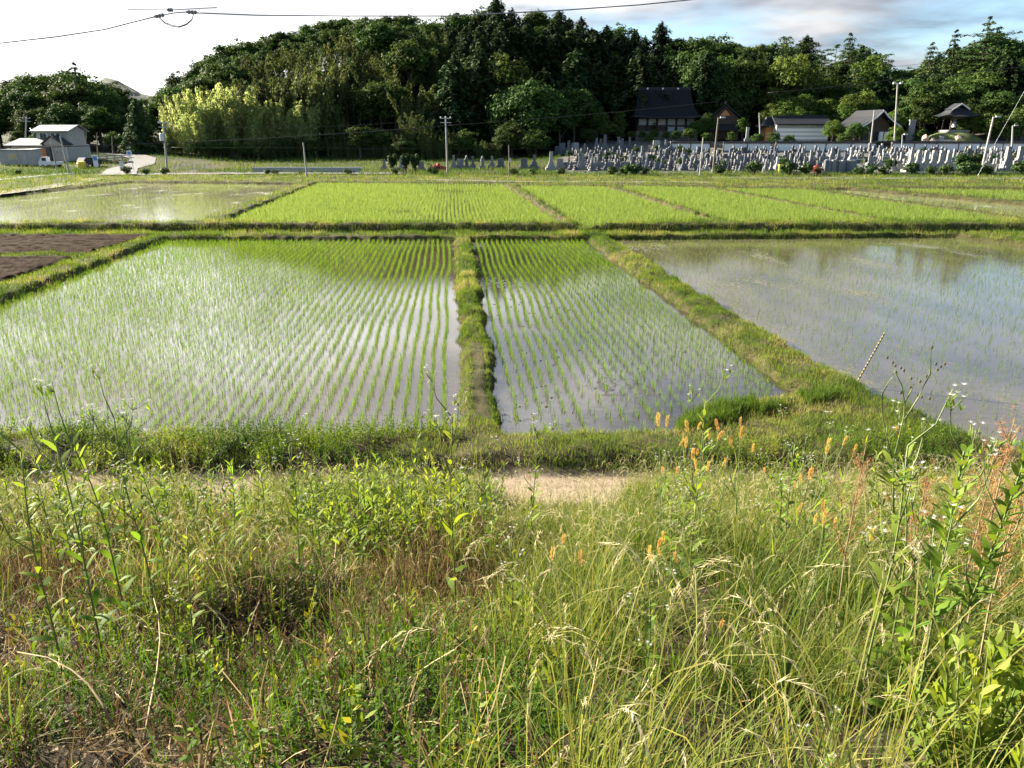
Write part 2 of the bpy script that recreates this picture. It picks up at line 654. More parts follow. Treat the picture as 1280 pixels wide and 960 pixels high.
def build_ground():
    def axis(parts):
        out = []
        for a, b, s in parts:
            out.append(np.arange(a, b - 1e-6, s))
        return np.concatenate(out)
    geo = [320 * 1.35 ** i for i in range(1, 11)]
    xs = axis([(0, 14, .14), (14, 26, .2), (26, 90, .6), (90, 320, 4)])
    xs = np.concatenate([-np.array(geo)[::-1], -xs[::-1][:-1], xs, [320], geo])
    ys = axis([(-40, -4, 4), (-4, 1, .4), (1, 13.5, .11), (13.5, 53, .16), (53, 113, .4), (113, 270, 2), (270, 320, 10)])
    ys = np.concatenate([[-3000, -800, -200], ys, [320], geo])
    X, Y = np.meshgrid(xs, ys)
    Z = ground(X.ravel(), Y.ravel()).reshape(X.shape)
    nx, ny = len(xs), len(ys)
    V = np.stack([X.ravel(), Y.ravel(), Z.ravel()], 1)
    i = np.arange(nx * ny).reshape(ny, nx)
    F = np.stack([i[:-1, :-1], i[:-1, 1:], i[1:, 1:], i[1:, :-1]], -1).reshape(-1, 4)
    x, y, z = V.T
    px = approx_px(x, y)
    sand = sstep(11.7, 11.95, y + (fbm(x, y, 1.5, 8) - .5) * .5) * sstep(13.05, 12.85, y + (fbm(x, y, 1.5, 9) - .5) * .3)
    yard = sstep(114, 118, y) * sstep(200, 190, y) * (sstep(690, 720, px) + sstep(60, -40, px - 0) * 0.6 * sstep(122, 132, y)) * (y < 300)
    grass = sstep(13.2, 13.6, y) * (1 - np.clip(yard, 0, 1))
    wood = sstep(140, 160, y) * (1 - np.clip(yard, 0, 1))
    me = np_mesh('ground', V, F, None, {'sand': sand, 'grass': grass, 'yard': np.clip(yard, 0, 1), 'wood': wood}, smooth=True)
    # material
    m, nt, b, out = mat_new('ground')
    L = nt.links.new
    tc = nt.nodes.new('ShaderNodeTexCoord')

    def noise(scale, det=6):
        n = nt.nodes.new('ShaderNodeTexNoise')
        n.inputs['Scale'].default_value = scale
        n.inputs['Detail'].default_value = det
        n.inputs['Roughness'].default_value = 0.65
        L(tc.outputs['Object'], n.inputs['Vector'])
        return n.outputs[0]

    def attr(nm):
        a = nt.nodes.new('ShaderNodeAttribute')
        a.attribute_name = nm
        return a.outputs['Fac']

    def mix(f, a, bb):
        n = nt.nodes.new('ShaderNodeMix')
        n.data_type = 'RGBA'
        L(f, n.inputs['Factor'])
        L(a, n.inputs['A'])
        L(bb, n.inputs['B'])
        return n.outputs['Result']

    def ramp(src, stops):
        r = ramp_node(nt, stops)
        L(src, r.inputs[0])
        return r.outputs[0]
    soil = ramp(noise(9), [(0.3, (.016, .013, .009)), (0.5, (.035, .028, .018)), (0.62, (.07, .055, .033)), (.75, (.14, .11, .065))])
    sandc = ramp(noise(5), [(0.3, (.19, .145, .10)), (0.55, (.30, .235, .17)), (0.72, (.15, .115, .075))])
    grassc = ramp(noise(1.6), [(0.3, (.028, .035, .011)), (0.48, (.048, .045, .018)), (0.6, (.07, .058, .028)), (.75, (.10, .08, .045))])
    yardc = ramp(noise(.8), [(0.35, (.07, .07, .065)), (0.6, (.14, .135, .125))])
    woodc = ramp(noise(.4), [(0.35, (.015, .022, .008)), (0.6, (.035, .045, .014))])
    c = mix(attr('grass'), soil, grassc)
    c = mix(attr('wood'), c, woodc)
    c = mix(attr('yard'), c, yardc)
    c = mix(attr('sand'), c, sandc)
    L(c, b.inputs['Base Color'])
    b.inputs['Roughness'].default_value = 0.95
    b.inputs['Specular IOR Level'].default_value = 0.15
    bp = nt.nodes.new('ShaderNodeBump')
    bp.inputs['Strength'].default_value = 0.6
    bp.inputs['Distance'].default_value = 0.04
    L(noise(22), bp.inputs['Height'])
    L(bp.outputs[0], b.inputs['Normal'])
    me.materials.append(m)
    tag(link('ground', me), kind='structure')


build_ground()


def water_mat(name, mud1, mud2, scum, rough, ripple, scum_amt, ior=1.65):
    m, nt, b, out = mat_new(name)
    L = nt.links.new
    tc = nt.nodes.new('ShaderNodeTexCoord')
    mp = nt.nodes.new('ShaderNodeMapping')
    mp.inputs['Rotation'].default_value = (0, 0, R(-4.2))
    L(tc.outputs['Object'], mp.inputs[0])

    def noise(scale, stretch=(1, 1, 1), det=5, rough_=.55):
        q = nt.nodes.new('ShaderNodeMapping')
        q.inputs['Scale'].default_value = stretch
        L(mp.outputs[0], q.inputs[0])
        n = nt.nodes.new('ShaderNodeTexNoise')
        n.inputs['Scale'].default_value = scale
        n.inputs['Detail'].default_value = det
        n.inputs['Roughness'].default_value = rough_
        L(q.outputs[0], n.inputs['Vector'])
        return n.outputs[0]
    mud = ramp_node(nt, [(0.35, mud1), (0.62, mud2)])
    L(noise(.5, (1, .35, 1)), mud.inputs[0])
    # floating scum and mud that breaks the surface, drawn out along the rows
    sc = ramp_node(nt, [(1 - scum_amt - .02, (0, 0, 0)), (1 - scum_amt + .05, (1, 1, 1))])
    mm = nt.nodes.new('ShaderNodeMath')
    mm.operation = 'ADD'
    a = nt.nodes.new('ShaderNodeMath')
    a.operation = 'MULTIPLY'
    a.inputs[1].default_value = .5
    L(noise(5.5, (1.5, .6, 1), 6, .7), a.inputs[0])
    a2 = nt.nodes.new('ShaderNodeMath')
    a2.operation = 'MULTIPLY'
    a2.inputs[1].default_value = .5
    L(noise(.35, (1, .5, 1), 3), a2.inputs[0])
    L(a.outputs[0], mm.inputs[0])
    L(a2.outputs[0], mm.inputs[1])
    L(mm.outputs[0], sc.inputs[0])
    mx = nt.nodes.new('ShaderNodeMix')
    mx.data_type = 'RGBA'
    L(sc.outputs[0], mx.inputs['Factor'])
    L(mud.outputs[0], mx.inputs['A'])
    mx.inputs['B'].default_value = (*scum, 1)
    L(mx.outputs['Result'], b.inputs['Base Color'])
    rr = nt.nodes.new('ShaderNodeMapRange')
    rr.inputs[3].default_value, rr.inputs[4].default_value = rough, .55
    L(sc.outputs[0], rr.inputs[0])
    L(rr.outputs[0], b.inputs['Roughness'])
    b.inputs['IOR'].default_value = ior
    b.inputs['Specular IOR Level'].default_value = 0.5
    bp = nt.nodes.new('ShaderNodeBump')
    bp.inputs['Strength'].default_value = 1.0
    bp.inputs['Distance'].default_value = ripple
    wv = noise(3.0, (1.0, 2.2, 1), 3)
    L(wv, bp.inputs['Height'])
    L(bp.outputs[0], b.inputs['Normal'])
    return m


W_A = water_mat('still_water', (.040, .031, .022), (.075, .06, .042), (.17, .14, .07), .03, .0013, .33, 1.45)
W_B = water_mat('muddy_edge_water', (.028, .024, .02), (.05, .042, .034), (.035, .028, .022), .03, .0013, .42, 1.55)
W_C = water_mat('cloudy_water', (.068, .056, .039), (.11, .092, .067), (.14, .118, .08), .035, .0014, .42, 1.6)
W_D = water_mat('pale_water', (.15, .145, .09), (.22, .21, .13), (.24, .24, .15), .10, .003, .40)
W_E = water_mat('dark_water', (.06, .055, .03), (.09, .08, .05), (.08, .09, .03), .06, .004, .40)


def build_water():
    for k, (w, poly) in POLY.items():
        cx, cy = sum(p[0] for p in poly) / len(poly), sum(p[1] for p in poly) / len(poly)
        vs = []
        for x, y in poly:
            d = math.hypot(x - cx, y - cy)
            vs.append((x + (x - cx) / d * .45, y + (y - cy) / d * .45, w))
        me = bpy.data.meshes.new('paddy_water')
        me.from_pydata(vs, [], [tuple(range(len(vs)))])
        me.materials.append({'A': W_A, 'B': W_B, 'C': W_C, 'D': W_D, 'J': W_D}.get(k, W_E))
        me.update()
        if me.polygons[0].normal.z < 0:
            me.flip_normals()
        tag(link('paddy_water', me), kind='structure')


build_water()


def build_plots():
    m = solid('tilled_soil', (.022, .013, .008), (.042, .027, .018), 4, .95, .9, spec=.03, coords='Object')
    for poly in SOILP:
        xs = [p[0] for p in poly]
        ys = [p[1] for p in poly]
        gx, gy = np.arange(max(min(xs), -60), max(xs), .22), np.arange(min(ys), max(ys), .22)
        X, Y = np.meshgrid(gx, gy)
        x, y = X.ravel(), Y.ravel()
        sd = poly_sd(x, y, poly)
        z = .30 + .09 * np.sin(y * 2 * np.pi / .9 + fbm(x, y, .2, 3) * 3) + .16 * (fbm(x, y, 2.2, 7) - .5) - .4 * sstep(.15, -.3, sd)
        i = np.arange(len(x)).reshape(X.shape)
        F = np.stack([i[:-1, :-1], i[:-1, 1:], i[1:, 1:], i[1:, :-1]], -1).reshape(-1, 4)
        keep = (sd[F] > -.5).any(1)
        me = np_mesh('ploughed_field', np.stack([x, y, z], 1), F[keep], m, smooth=True)
        tag(link('ploughed_field', me), kind='structure')


build_plots()


def strip_road(name, pts, width, mat, lift=.03, kind='structure'):
    pts = [Vector((p[0], p[1], 0)) for p in pts]
    dense = []
    for a, b in zip(pts[:-1], pts[1:]):
        n = max(2, int((b - a).length / 1.5))
        dense += [a.lerp(b, i / n) for i in range(n)]
    dense.append(pts[-1])
    vs, fs = [], []
    for i, p in enumerate(dense):
        d = (dense[min(i + 1, len(dense) - 1)] - dense[max(i - 1, 0)]).normalized()
        s = Vector((-d.y, d.x, 0))
        zc = gz(p.x, p.y)
        for k in (-1, -.5, 0, .5, 1):
            q = p + s * width / 2 * k
            vs.append((q.x, q.y, max(zc, gz(q.x, q.y)) + lift))
    for i in range(len(dense) - 1):
        for k in range(4):
            a = i * 5 + k
            fs.append((a, a + 1, a + 6, a + 5))
    me = bpy.data.meshes.new(name)
    me.from_pydata(vs, [], fs)
    me.materials.append(mat)
    me.update()
    if me.polygons[0].normal.z < 0:
        me.flip_normals()
    return tag(link(name, me), kind=kind)


M_ASPH = solid('asphalt', (.085, .085, .088), (.12, .118, .118), .7, .9, .1)
M_TRACK = solid('gravel', (.10, .09, .075), (.16, .14, .115), 1.5, .95, .3)
M_CHAN = solid('pale_concrete', (.09, .125, .155), (.13, .165, .195), 1.0, .6)
xy = lambda px, py, z=.7: tuple(G(px, py, z)[:2])
strip_road('road', [xy(120, 219), xy(200, 218), xy(300, 217), xy(400, 216.6), xy(500, 217)], 4.6, M_ASPH, .05)
ROADL = [xy(148, 219.5), (-64.5, 132), (-66.5, 143), (-71, 154), (-78, 163), (-87, 168), (-100, 171)]
strip_road('road', ROADL, 4.6, M_ASPH, .09)
strip_road('track', [xy(-160, 258), xy(-40, 246), xy(60, 234), xy(125, 222.5)], 2.6, M_TRACK, .05)
strip_road('track', [xy(520, 224.5), xy(640, 227), xy(760, 227.5), xy(900, 228)], 2.4, M_TRACK, .05)
strip_road('road', [xy(890, 222.5), xy(1080, 222.8), xy(1300, 223), xy(1500, 223)], 3.2, M_ASPH, .05)
strip_road('irrigation_channel', [xy(-120, 238), xy(0, 224.5), xy(50, 220), xy(97, 216.5)], 2.2, M_CHAN, .06)


def build_mountain():
    m = solid('forested_mountain', (.012, .024, .016), (.02, .034, .022), .004, .95)
    for pts, Y in (([(-250, 130), (-60, 112), (0, 110), (22, 109), (60, 118), (100, 116), (140, 104), (152, 101), (162, 106), (178, 114), (215, 122), (300, 150)], 3600),):
        top = [P(a, b, Y) for a, b in pts]
        V, F = [], []
        rows = 9
        for j in range(rows):
            t = j / (rows - 1)
            for i, p in enumerate(top):
                zz = max(0, p.z) * math.cos((t - .5) * math.pi) ** 1.3
                V.append((p.x * (1 + (t - .5) * .1) + 30 * rng.normal(), Y + (t - .5) * 1400 + 30 * rng.normal(), zz * (1 + .04 * rng.normal()) + .3))
        n = len(top)
        F = [(j * n + i, j * n + i + 1, (j + 1) * n + i + 1, (j + 1) * n + i) for j in range(rows - 1) for i in range(n - 1)]
        tag(link('mountain', np_mesh('mountain', V, F, m, smooth=True)), kind='structure')


build_mountain()
# ------------------------------------------------------------------ trees: a few kinds, each copied with its trunk and crown
M_BARK = solid('bark', (.06, .048, .038), (.10, .08, .06), 6, .95, .5, stretch=(4, 4, .6))
M_CULM = solid('bamboo_culm', (.16, .19, .07), (.22, .22, .10), 3, .6)
M_BROAD = leafy('broad_leaves', [(0, (.021, .044, .010)), (.5, (.04, .075, .017)), (1, (.072, .118, .026))], .22, .75, .1, obj_var=.3)
M_LIGHT = leafy('light_leaves', [(0, (.04, .072, .014)), (.5, (.068, .112, .024)), (1, (.11, .155, .036))], .35, .75, .1, obj_var=.2)
M_CEDAR = leafy('cedar_needles', [(0, (.013, .028, .010)), (.5, (.023, .046, .015)), (1, (.042, .068, .02))], .12, .75, .1, obj_var=.3)
M_PINE = leafy('pine_needles', [(0, (.025, .045, .018)), (.5, (.04, .07, .025)), (1, (.06, .09, .03))], .15, .75, .1, obj_var=.25)
M_BAMBOO_SUN = leafy('sunlit_bamboo_leaves', [(0, (.15, .20, .06)), (.5, (.27, .33, .11)), (1, (.40, .45, .20))], .5, .7, .12, obj_var=.22, hue_var=.012)  # leaf colour raised to stand for sun on the grove
M_BAMBOO_SHADE = leafy('shaded_bamboo_leaves', [(0, (.03, .048, .014)), (.5, (.06, .085, .026)), (1, (.12, .14, .045))], .3, .7, .1, obj_var=.3)  # same bamboo with shade put into the leaf colour
M_BUSH = leafy('bush_leaves', [(0, (.02, .04, .012)), (.5, (.035, .065, .018)), (1, (.06, .10, .025))], .2, obj_var=.25)


def lobe_cards(lobes, per, size, aspect=.6, jitter=.35, up=.25):
    """lobes: (centre, radii). cards near each lobe's surface, with gaps"""
    Cs, Ns, Ss = [], [], []
    for c, r in lobes:
        k = max(8, int(per * (r[0] * r[1] + r[0] * r[2]) / 2))
        d = unit(rng.normal(size=(k, 3)))
        d[:, 2] = np.where(d[:, 2] < -.35, -d[:, 2] * .6, d[:, 2])
        rad = (rng.random(k) ** .35)[:, None]
        p = np.array(c) + d * np.array(r) * rad * (1 + .16 * rng.normal(size=(k, 1)))
        Cs.append(p)
        Ns.append(unit(d + np.array([0, 0, up]) + jitter * rng.normal(size=(k, 3))))
        Ss.append(size * (.6 + .8 * rng.random(k)))
    C, N, S = np.concatenate(Cs), np.concatenate(Ns), np.concatenate(Ss)
    V, F = cards(C, S, N, aspect)
    return V, F, np.repeat(rng.random(len(C)), 4)


def crown_mesh(name, V, F, r, mat):
    return np_mesh(name, V, F, mat, {'rnd': r})


def proto_broad(mat, H=14., Rr=5., base=.22, nl=44, seed=0, size=.27):
    """returns trunk mesh, crown mesh for a broad crown; unit = metres, total height H"""
    lobes = []
    cz, rz = H * (base + (1 - base) / 2), H * (1 - base) / 2
    for i in range(nl):
        d = unit(rng.normal(size=(1, 3)))[0]
        if d[2] < -.65:
            d[2] *= -.7
        f = .62 + .38 * rng.random()
        c = np.array([d[0] * Rr * f * .8, d[1] * Rr * f * .8, cz + d[2] * rz * f * .82])
        s = (.20 + .16 * rng.random()) * Rr * (1.15 - .3 * max(0, d[2]))
        lobes.append((c, (s * 1.1, s * 1.1, s * .92)))
    for i in range(6):
        lobes.append((np.array([rng.normal() * Rr * .25, rng.normal() * Rr * .25, cz + rng.normal() * rz * .25]), (Rr * .4, Rr * .4, Rr * .35)))
    V, F, r = lobe_cards(lobes, 26 * (.34 / size) ** 1.7, size)
    V[:, 2] += H - V[:, 2].max()
    mb = MB()
    mb.tube([(0, 0, -1), (.1, 0, H * .2), (-.1, .1, H * .45), (.05, 0, H * .75)], [H * .028, H * .022, H * .016, H * .006], 8)
    for i in range(5):
        a = i * 1.26 + rng.random()
        mb.tube([(0, 0, H * (.22 + .06 * i)), (math.cos(a) * Rr * .35, math.sin(a) * Rr * .35, H * (.4 + .06 * i)), (math.cos(a) * Rr * .65, math.sin(a) * Rr * .65, H * (.5 + .07 * i))], [H * .012, H * .008, H * .003], 6)
    return mb.mesh('trunk', M_BARK), crown_mesh('crown', V, F, r, mat)


def proto_cone(mat, H=18., Rr=2.9, base=.18, tiers=20, ragged=.3, droop=.35, size=.3, flat=.45, dens=1.0, gap=0., pw=.8):
    """conifer: tiers of drooping boughs, each bough a spray of needles"""
    Cs, Ns, Al = [], [], []
    mb = MB()
    mb.tube([(0, 0, -1), (0, 0, H * .5), (0, 0, H * .97)], [H * .018, H * .012, .03], 8)
    for i in range(tiers):
        t = i / (tiers - 1)
        z = H * (base + (1 - base) * t * .97)
        L = Rr * ((1 - t ** 1.7) ** .62 if pw < .6 else (1 - t) ** pw) * (1 + ragged * rng.normal() * .6) + .4
        nb = max(5, int((11 - 5 * t)))
        for j in range(nb):
            if rng.random() < gap:
                continue
            a = 2 * math.pi * (j + rng.random() * .8) / nb
            l = L * (1 - ragged + ragged * 2 * rng.random() * .75)
            k = int(max(6, 24 * l / 2.5 * dens))
            s = rng.random(k) ** .7
            dd = np.array([math.cos(a), math.sin(a), 0])
            pp = np.array([-math.sin(a), math.cos(a), 0])
            C = dd * (s * l)[:, None] + pp * (rng.normal(size=k) * .22 * l * (1.1 - s))[:, None]
            C[:, 2] = z + s * l * .15 - droop * l * s ** 2 + rng.normal(size=k) * flat * .35
            Cs.append(C)
            Ns.append(np.array([0, 0, 1.0]) + .5 * dd + .45 * rng.normal(size=(k, 3)))
            Al.append(np.broadcast_to(dd + np.array([0, 0, -.3]), (k, 3)))
            mb.tube([(0, 0, z), tuple(dd * l * .8 + np.array([0, 0, z + l * .1 - droop * l * .6]))], [.05, .015], 4)
    C, N, A = np.concatenate(Cs), np.concatenate(Ns), np.concatenate(Al)
    V, F = cards(C, size * (.6 + .8 * rng.random(len(C))), N, .5, along=A)
    V[:, 2] += H - V[:, 2].max()
    return mb.mesh('trunk', M_BARK), crown_mesh('crown', V, F, np.repeat(rng.random(len(C)), 4), mat)


def proto_pine(H=15., Rr=3.8):
    """open pine: bare stem and flat pads of needles high up"""
    lobes = []
    mb = MB()
    mb.tube([(0, 0, -1), (.25, .1, H * .35), (-.1, 0, H * .65), (.1, .05, H * .95)], [H * .018, H * .014, H * .01, .04], 8)
    for i in range(15):
        t = .42 + .56 * i / 14
        a = i * 2.4 + rng.random()
        l = Rr * (1.12 - t) * (0.9 + .5 * rng.random()) * 1.5
        c = np.array([math.cos(a) * l, math.sin(a) * l, H * t])
        lobes.append((c, (1.5 - .5 * t, 1.5 - .5 * t, .55)))
        mb.tube([(0, 0, H * t - .4), tuple(c)], [.08, .03], 5)
    lobes.append((np.array([0, 0, H * .97]), (.9, .9, .7)))
    V, F, r = lobe_cards(lobes, 60, .24, .4)
    V[:, 2] += H - V[:, 2].max()
    return mb.mesh('trunk', M_BARK), crown_mesh('crown', V, F, r, M_PINE)


def proto_bamboo(mat, H=12., n=9, spread=2.6):
    """a clump of culms with leafy plumes that bow at the top"""
    Cs, Ns, Al = [], [], []
    mb = MB()
    for i in range(n):
        a, q = rng.random() * 6.28, rng.random() ** .5 * spread
        bx, by = math.cos(a) * q, math.sin(a) * q
        h = H * (.72 + .28 * rng.random())
        la, le = rng.random() * 6.28, (.06 + .12 * rng.random()) * h
        pts = []
        for t in np.linspace(0, 1, 7):
            b_ = t ** 2.6
            pts.append((bx + math.cos(la) * le * b_ * 1.6, by + math.sin(la) * le * b_ * 1.6, h * t - .35 * le * t ** 5))
        mb.tube([(bx, by, -.6)] + pts, [.06] * 4 + [.05, .04, .03, .01], 5)
        pa = np.array(pts)
        k = 330
        t = .03 + .97 * rng.random(k) ** .85
        ctr = np.stack([np.interp(t, np.linspace(0, 1, 7), pa[:, j]) for j in range(3)], 1)
        w = 1.15 * np.sin(np.pi * np.clip((t + .05) / 1.1, 0, 1)) ** .7 * (H / 12)
        off = rng.normal(size=(k, 3)) * np.array([.55, .55, .35]) * w[:, None]
        # plumes: leaves gather on a few side branches
        br = rng.integers(0, 9, k)
        bd = unit(rng.normal(size=(9, 3)) * np.array([1, 1, .2]))
        off = off * .6 + bd[br] * (w * .6 * rng.random(k))[:, None]
        C = ctr + off
        C[:, 2] -= .35 * np.hypot(off[:, 0], off[:, 1])
        Cs.append(C)
        Ns.append(unit(off + rng.normal(size=(k, 3)) * .5 + np.array([0, 0, .4])))
        Al.append(unit(off * .5 + np.array([0, 0, -.8])))
    C, N, A = np.concatenate(Cs), np.concatenate(Ns), np.concatenate(Al)
    V, F = cards(C, .27 * (.6 + .8 * rng.random(len(C))), N, .42, along=A)
    V[:, 2] += H - V[:, 2].max()
    return mb.mesh('culms', M_CULM), crown_mesh('crown', V, F, np.repeat(rng.random(len(C)), 4), mat)


def proto_bush(mat, H=1.0, Rr=.6, size=.07, nl=14):
    lobes = []
    for i in range(nl):
        d = unit(rng.normal(size=(1, 3)))[0]
        lobes.append((np.array([d[0] * Rr * .55, d[1] * Rr * .55, H * .52 + d[2] * H * .28]), (Rr * .45, Rr * .45, H * .24)))
    V, F, r = lobe_cards(lobes, 42 / (size / .34) ** 1.7, size)
    V[:, 2] *= H / V[:, 2].max()
    mb = MB()
    for i in range(4):
        a = i * 1.6
        mb.tube([(0, 0, -.15), (math.cos(a) * Rr * .3, math.sin(a) * Rr * .3, H * .6)], [H * .03, H * .012], 5)
    return mb.mesh('stems', M_BARK), crown_mesh('foliage', V, F, r, mat)


PROTO = {
    'broad': [proto_broad(M_BROAD, 14, 5.2, .05, 60), proto_broad(M_BROAD, 14, 4.6, .04, 52), proto_broad(M_BROAD, 14, 5.6, .08, 68), proto_broad(M_BROAD, 14, 4.0, .06, 46)],
    'light': [proto_broad(M_LIGHT, 14, 5.0, .16, 40), proto_broad(M_LIGHT, 14, 4.4, .2, 34)],
    'zelkova': [proto_broad(M_BROAD, 14, 7.6, .16, 80)],
    'cedar': [proto_cone(M_CEDAR, 18, 4.2, .06, 30, .3, .5, .34, .9, 1.6, pw=.42), proto_cone(M_CEDAR, 18, 3.8, .08, 28, .42, .55, .34, .9, 1.6, pw=.38), proto_cone(M_CEDAR, 18, 4.6, .10, 30, .36, .5, .34, .9, 1.6, pw=.5)],
    'fir': [proto_cone(M_PINE, 18, 4.6, .1, 18, .42, .25, .3, .45, 1.2, .08, pw=.7), proto_cone(M_PINE, 18, 4.8, .2, 13, .5, .05, .3, .4, 1.1, .2, pw=.5)],
    'rounded': [proto_cone(M_PINE, 12, 5.2, .03, 22, .2, .25, .3, .5, 1.7)],
    'pine': [proto_pine(), proto_pine(15, 3.2)],
    'bamboo': [proto_bamboo(M_BAMBOO_SUN), proto_bamboo(M_BAMBOO_SUN, 12, 8, 2.2), proto_bamboo(M_BAMBOO_SUN, 12, 11, 2.8)],
    'bamboo_shaded': [proto_bamboo(M_BAMBOO_SHADE), proto_bamboo(M_BAMBOO_SHADE, 12, 10, 2.6)],
}
PROTO_H = {'broad': 14, 'light': 14, 'zelkova': 14, 'cedar': 18, 'fir': 18, 'rounded': 12, 'pine': 15, 'bamboo': 12, 'bamboo_shaded': 12}
KIND = {'broad': ('broadleaf_tree', 'tree'), 'light': ('broadleaf_tree', 'tree'), 'zelkova': ('broadleaf_tree', 'tree'), 'cedar': ('cedar_tree', 'tree'), 'fir': ('fir_tree', 'tree'),
        'rounded': ('conifer_tree', 'tree'), 'pine': ('pine_tree', 'tree'), 'bamboo': ('bamboo_clump', 'bamboo'), 'bamboo_shaded': ('bamboo_clump', 'bamboo')}


def add_tree(kind, x, y, H, label, group=None, wide=1.0, z=None, var=None):
    pr = PROTO[kind]
    tm, cm = pr[random.randrange(len(pr)) if var is None else var]
    s = H / PROTO_H[kind]
    nm, cat = KIND[kind]
    o = thing(nm, label, cat, (x, y, (gz(x, y) if z is None else z)), random.random() * 6.28, group, (s * wide, s * wide, s))
    link('trunk' if 'bamboo' not in kind else 'culms', tm, o)
    link('crown', cm, o)
    return o


def top_height(px, py, Y):
    return P(px, py, Y)


def tree_at(kind, px, py, Y, label, group=None, wide=1.0, var=None):
    """a tree whose top shows at a pixel of the photograph, standing at distance Y"""
    p = P(px, py, Y)
    g = gz(p.x, Y)
    return add_tree(kind, p.x, Y, max(2.0, p.z - g), label, group, wide, None, var)


def build_forest():
    G1 = 'trees of the wooded hill'
    # skyline and the rows in front of it
    rows = [(240, 1.0, 15), (226, .80, 15), (212, .60, 16), (199, .40, 17), (186, .22, 17)]
    for ri, (Y, f, step) in enumerate(rows):
        px = 196 + rng.random() * 12
        while px < 1500:
            p0 = px
            px += step * (.8 + .5 * rng.random())
            yy = Y + rng.normal() * 3.0
            x = P(p0, 100, yy).x
            g = gz(x, yy)
            if ri >= 3 and p0 < 205:
                continue
            if 735 < p0 < 1250 and yy < 196:
                continue                                    # the temple compound
            # kind by place
            if p0 < 300:
                kind = 'broad'
            elif p0 < 470:
                kind = 'broad' if ri < 2 else 'bamboo_shaded'
            elif p0 < 545:
                kind = 'broad' if ri < 3 else random.choice(['broad', 'bamboo_shaded'])
            elif p0 < 600:
                kind = random.choice(['broad', 'broad', 'cedar']) if ri < 2 else random.choice(['broad', 'bamboo_shaded', 'cedar'])
            elif p0 < 835:
                kind = random.choice(['cedar', 'cedar', 'broad']) if ri < 2 else 'cedar' if ri < 3 or p0 > 720 else random.choice(['broad', 'cedar'])
            elif p0 < 960:
                kind = random.choice(['broad', 'broad', 'cedar'])
            elif p0 < 1110:
                kind = random.choice(['pine', 'broad', 'cedar', 'light' if ri > 1 else 'pine'])
            else:
                kind = random.choice(['broad', 'broad', 'broad', 'cedar'])
            zs = float(skyline_z(p0, yy))
            if ri == 0:
                H = zs - g + rng.normal() * (1.9 if kind == 'cedar' else .9)
            else:
                top = g + (17.5 if kind in ('cedar', 'pine') else 12.5) + rng.normal() * 1.8
                H = min(top, zs - 2.0 - rng.random() * 2) - g
            if 'bamboo' in kind:
                H = min(H, 12 + 2 * rng.random())
            H = min(max(H, 5.0), 24)
            where = 'left shoulder of the wooded hill' if p0 < 400 else 'middle of the wooded hill' if p0 < 620 else 'wooded hill behind the temple' if p0 < 960 else 'slope above the long white hall' if p0 < 1110 else 'right slope above the bell tower'
            deep = ['on the skyline of the', 'just below the skyline on the', 'halfway up the', 'low on the', 'at the foot of the'][ri]
            lab = {'broad': 'dark green broadleaf tree ', 'light': 'fresh green broadleaf tree ', 'cedar': 'dark pointed cedar ', 'pine': 'open crowned pine ', 'bamboo_shaded': 'shade coloured bamboo clump '}[kind] + deep + ' ' + where
            wide = 1.35 if kind == 'cedar' else 1.05 if kind != 'broad' else 1.2
            add_tree(kind, x, yy, H, lab, G1, wide)
    # pale bamboo grove at the left foot of the hill
    for Y, lo, hi, y0, y1 in ((168, 212, 345, 126, 142), (172, 212, 385, 116, 120), (177, 222, 400, 106, 104), (183, 300, 410, 98, 92), (190, 330, 420, 84, 82)):
        px = lo
        while px < hi:
            t = (px - lo) / (hi - lo)
            tree_at('bamboo' if Y < 175 or (Y < 180 and rng.random() < .35) else 'bamboo_shaded', px, y0 + (y1 - y0) * t + rng.normal() * 8 + 14 * max(0, 1 - (px - lo) / 25), Y + rng.normal() * 1.5, 'feathery bamboo clump in the grove at the left hill foot', 'pale bamboo grove')
            px += 13 * (.8 + .5 * rng.random())
    for px, py, Y in ((385, 62, 205), (402, 66, 203), (420, 78, 200), (440, 50, 208), (462, 46, 209), (470, 60, 206), (448, 72, 202), (432, 92, 196), (482, 88, 197), (455, 98, 194), (498, 68, 204), (505, 82, 200), (478, 108, 190), (415, 100, 192)):
        tree_at('bamboo' if rng.random() < .25 else 'bamboo_shaded', px, py + 6, Y, 'sunlit bamboo top rising among dark trees up the hillside', 'bamboo up the hillside')
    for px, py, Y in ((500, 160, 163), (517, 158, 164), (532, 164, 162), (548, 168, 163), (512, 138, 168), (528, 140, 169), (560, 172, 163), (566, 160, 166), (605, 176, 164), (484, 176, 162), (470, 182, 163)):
        tree_at('bamboo_shaded', px, py, Y, 'small feathery bamboo in the shade at the hill foot', 'small bamboo at the hill foot')
    for px in range(300, 690, 17):
        tree_at('broad' if rng.random() < .6 else 'bamboo_shaded', px + rng.normal() * 4, 172 + rng.normal() * 8, 166 + rng.normal() * 2, 'low dark shrubby tree along the shaded foot of the hill', 'low trees along the hill foot', 1.5)
    # single trees one can name
    tree_at('zelkova', 662, 94, 176, 'big spreading broadleaf tree with sunlit top in front of the cedars', None, 1.0, 0)
    tree_at('light', 632, 64, 190, 'bright rounded broadleaf tree on the slope above the big spreading tree', None, 1.0, 0)
    tree_at('broad', 606, 62, 196, 'rounded dark tree beside the bright one on the mid slope', None, 1.1, 0)
    tree_at('broad', 700, 128, 175, 'dark broadleaf tree at the cedars foot left of the temple', None, 1.1, 1)
    tree_at('broad', 640, 150, 168, 'low spreading tree under the big broadleaf tree', None, 1.3, 2)
    tree_at('rounded', 168, 121, 168, 'dark rounded conifer standing alone beside the curving road', None, 1.0, 0)
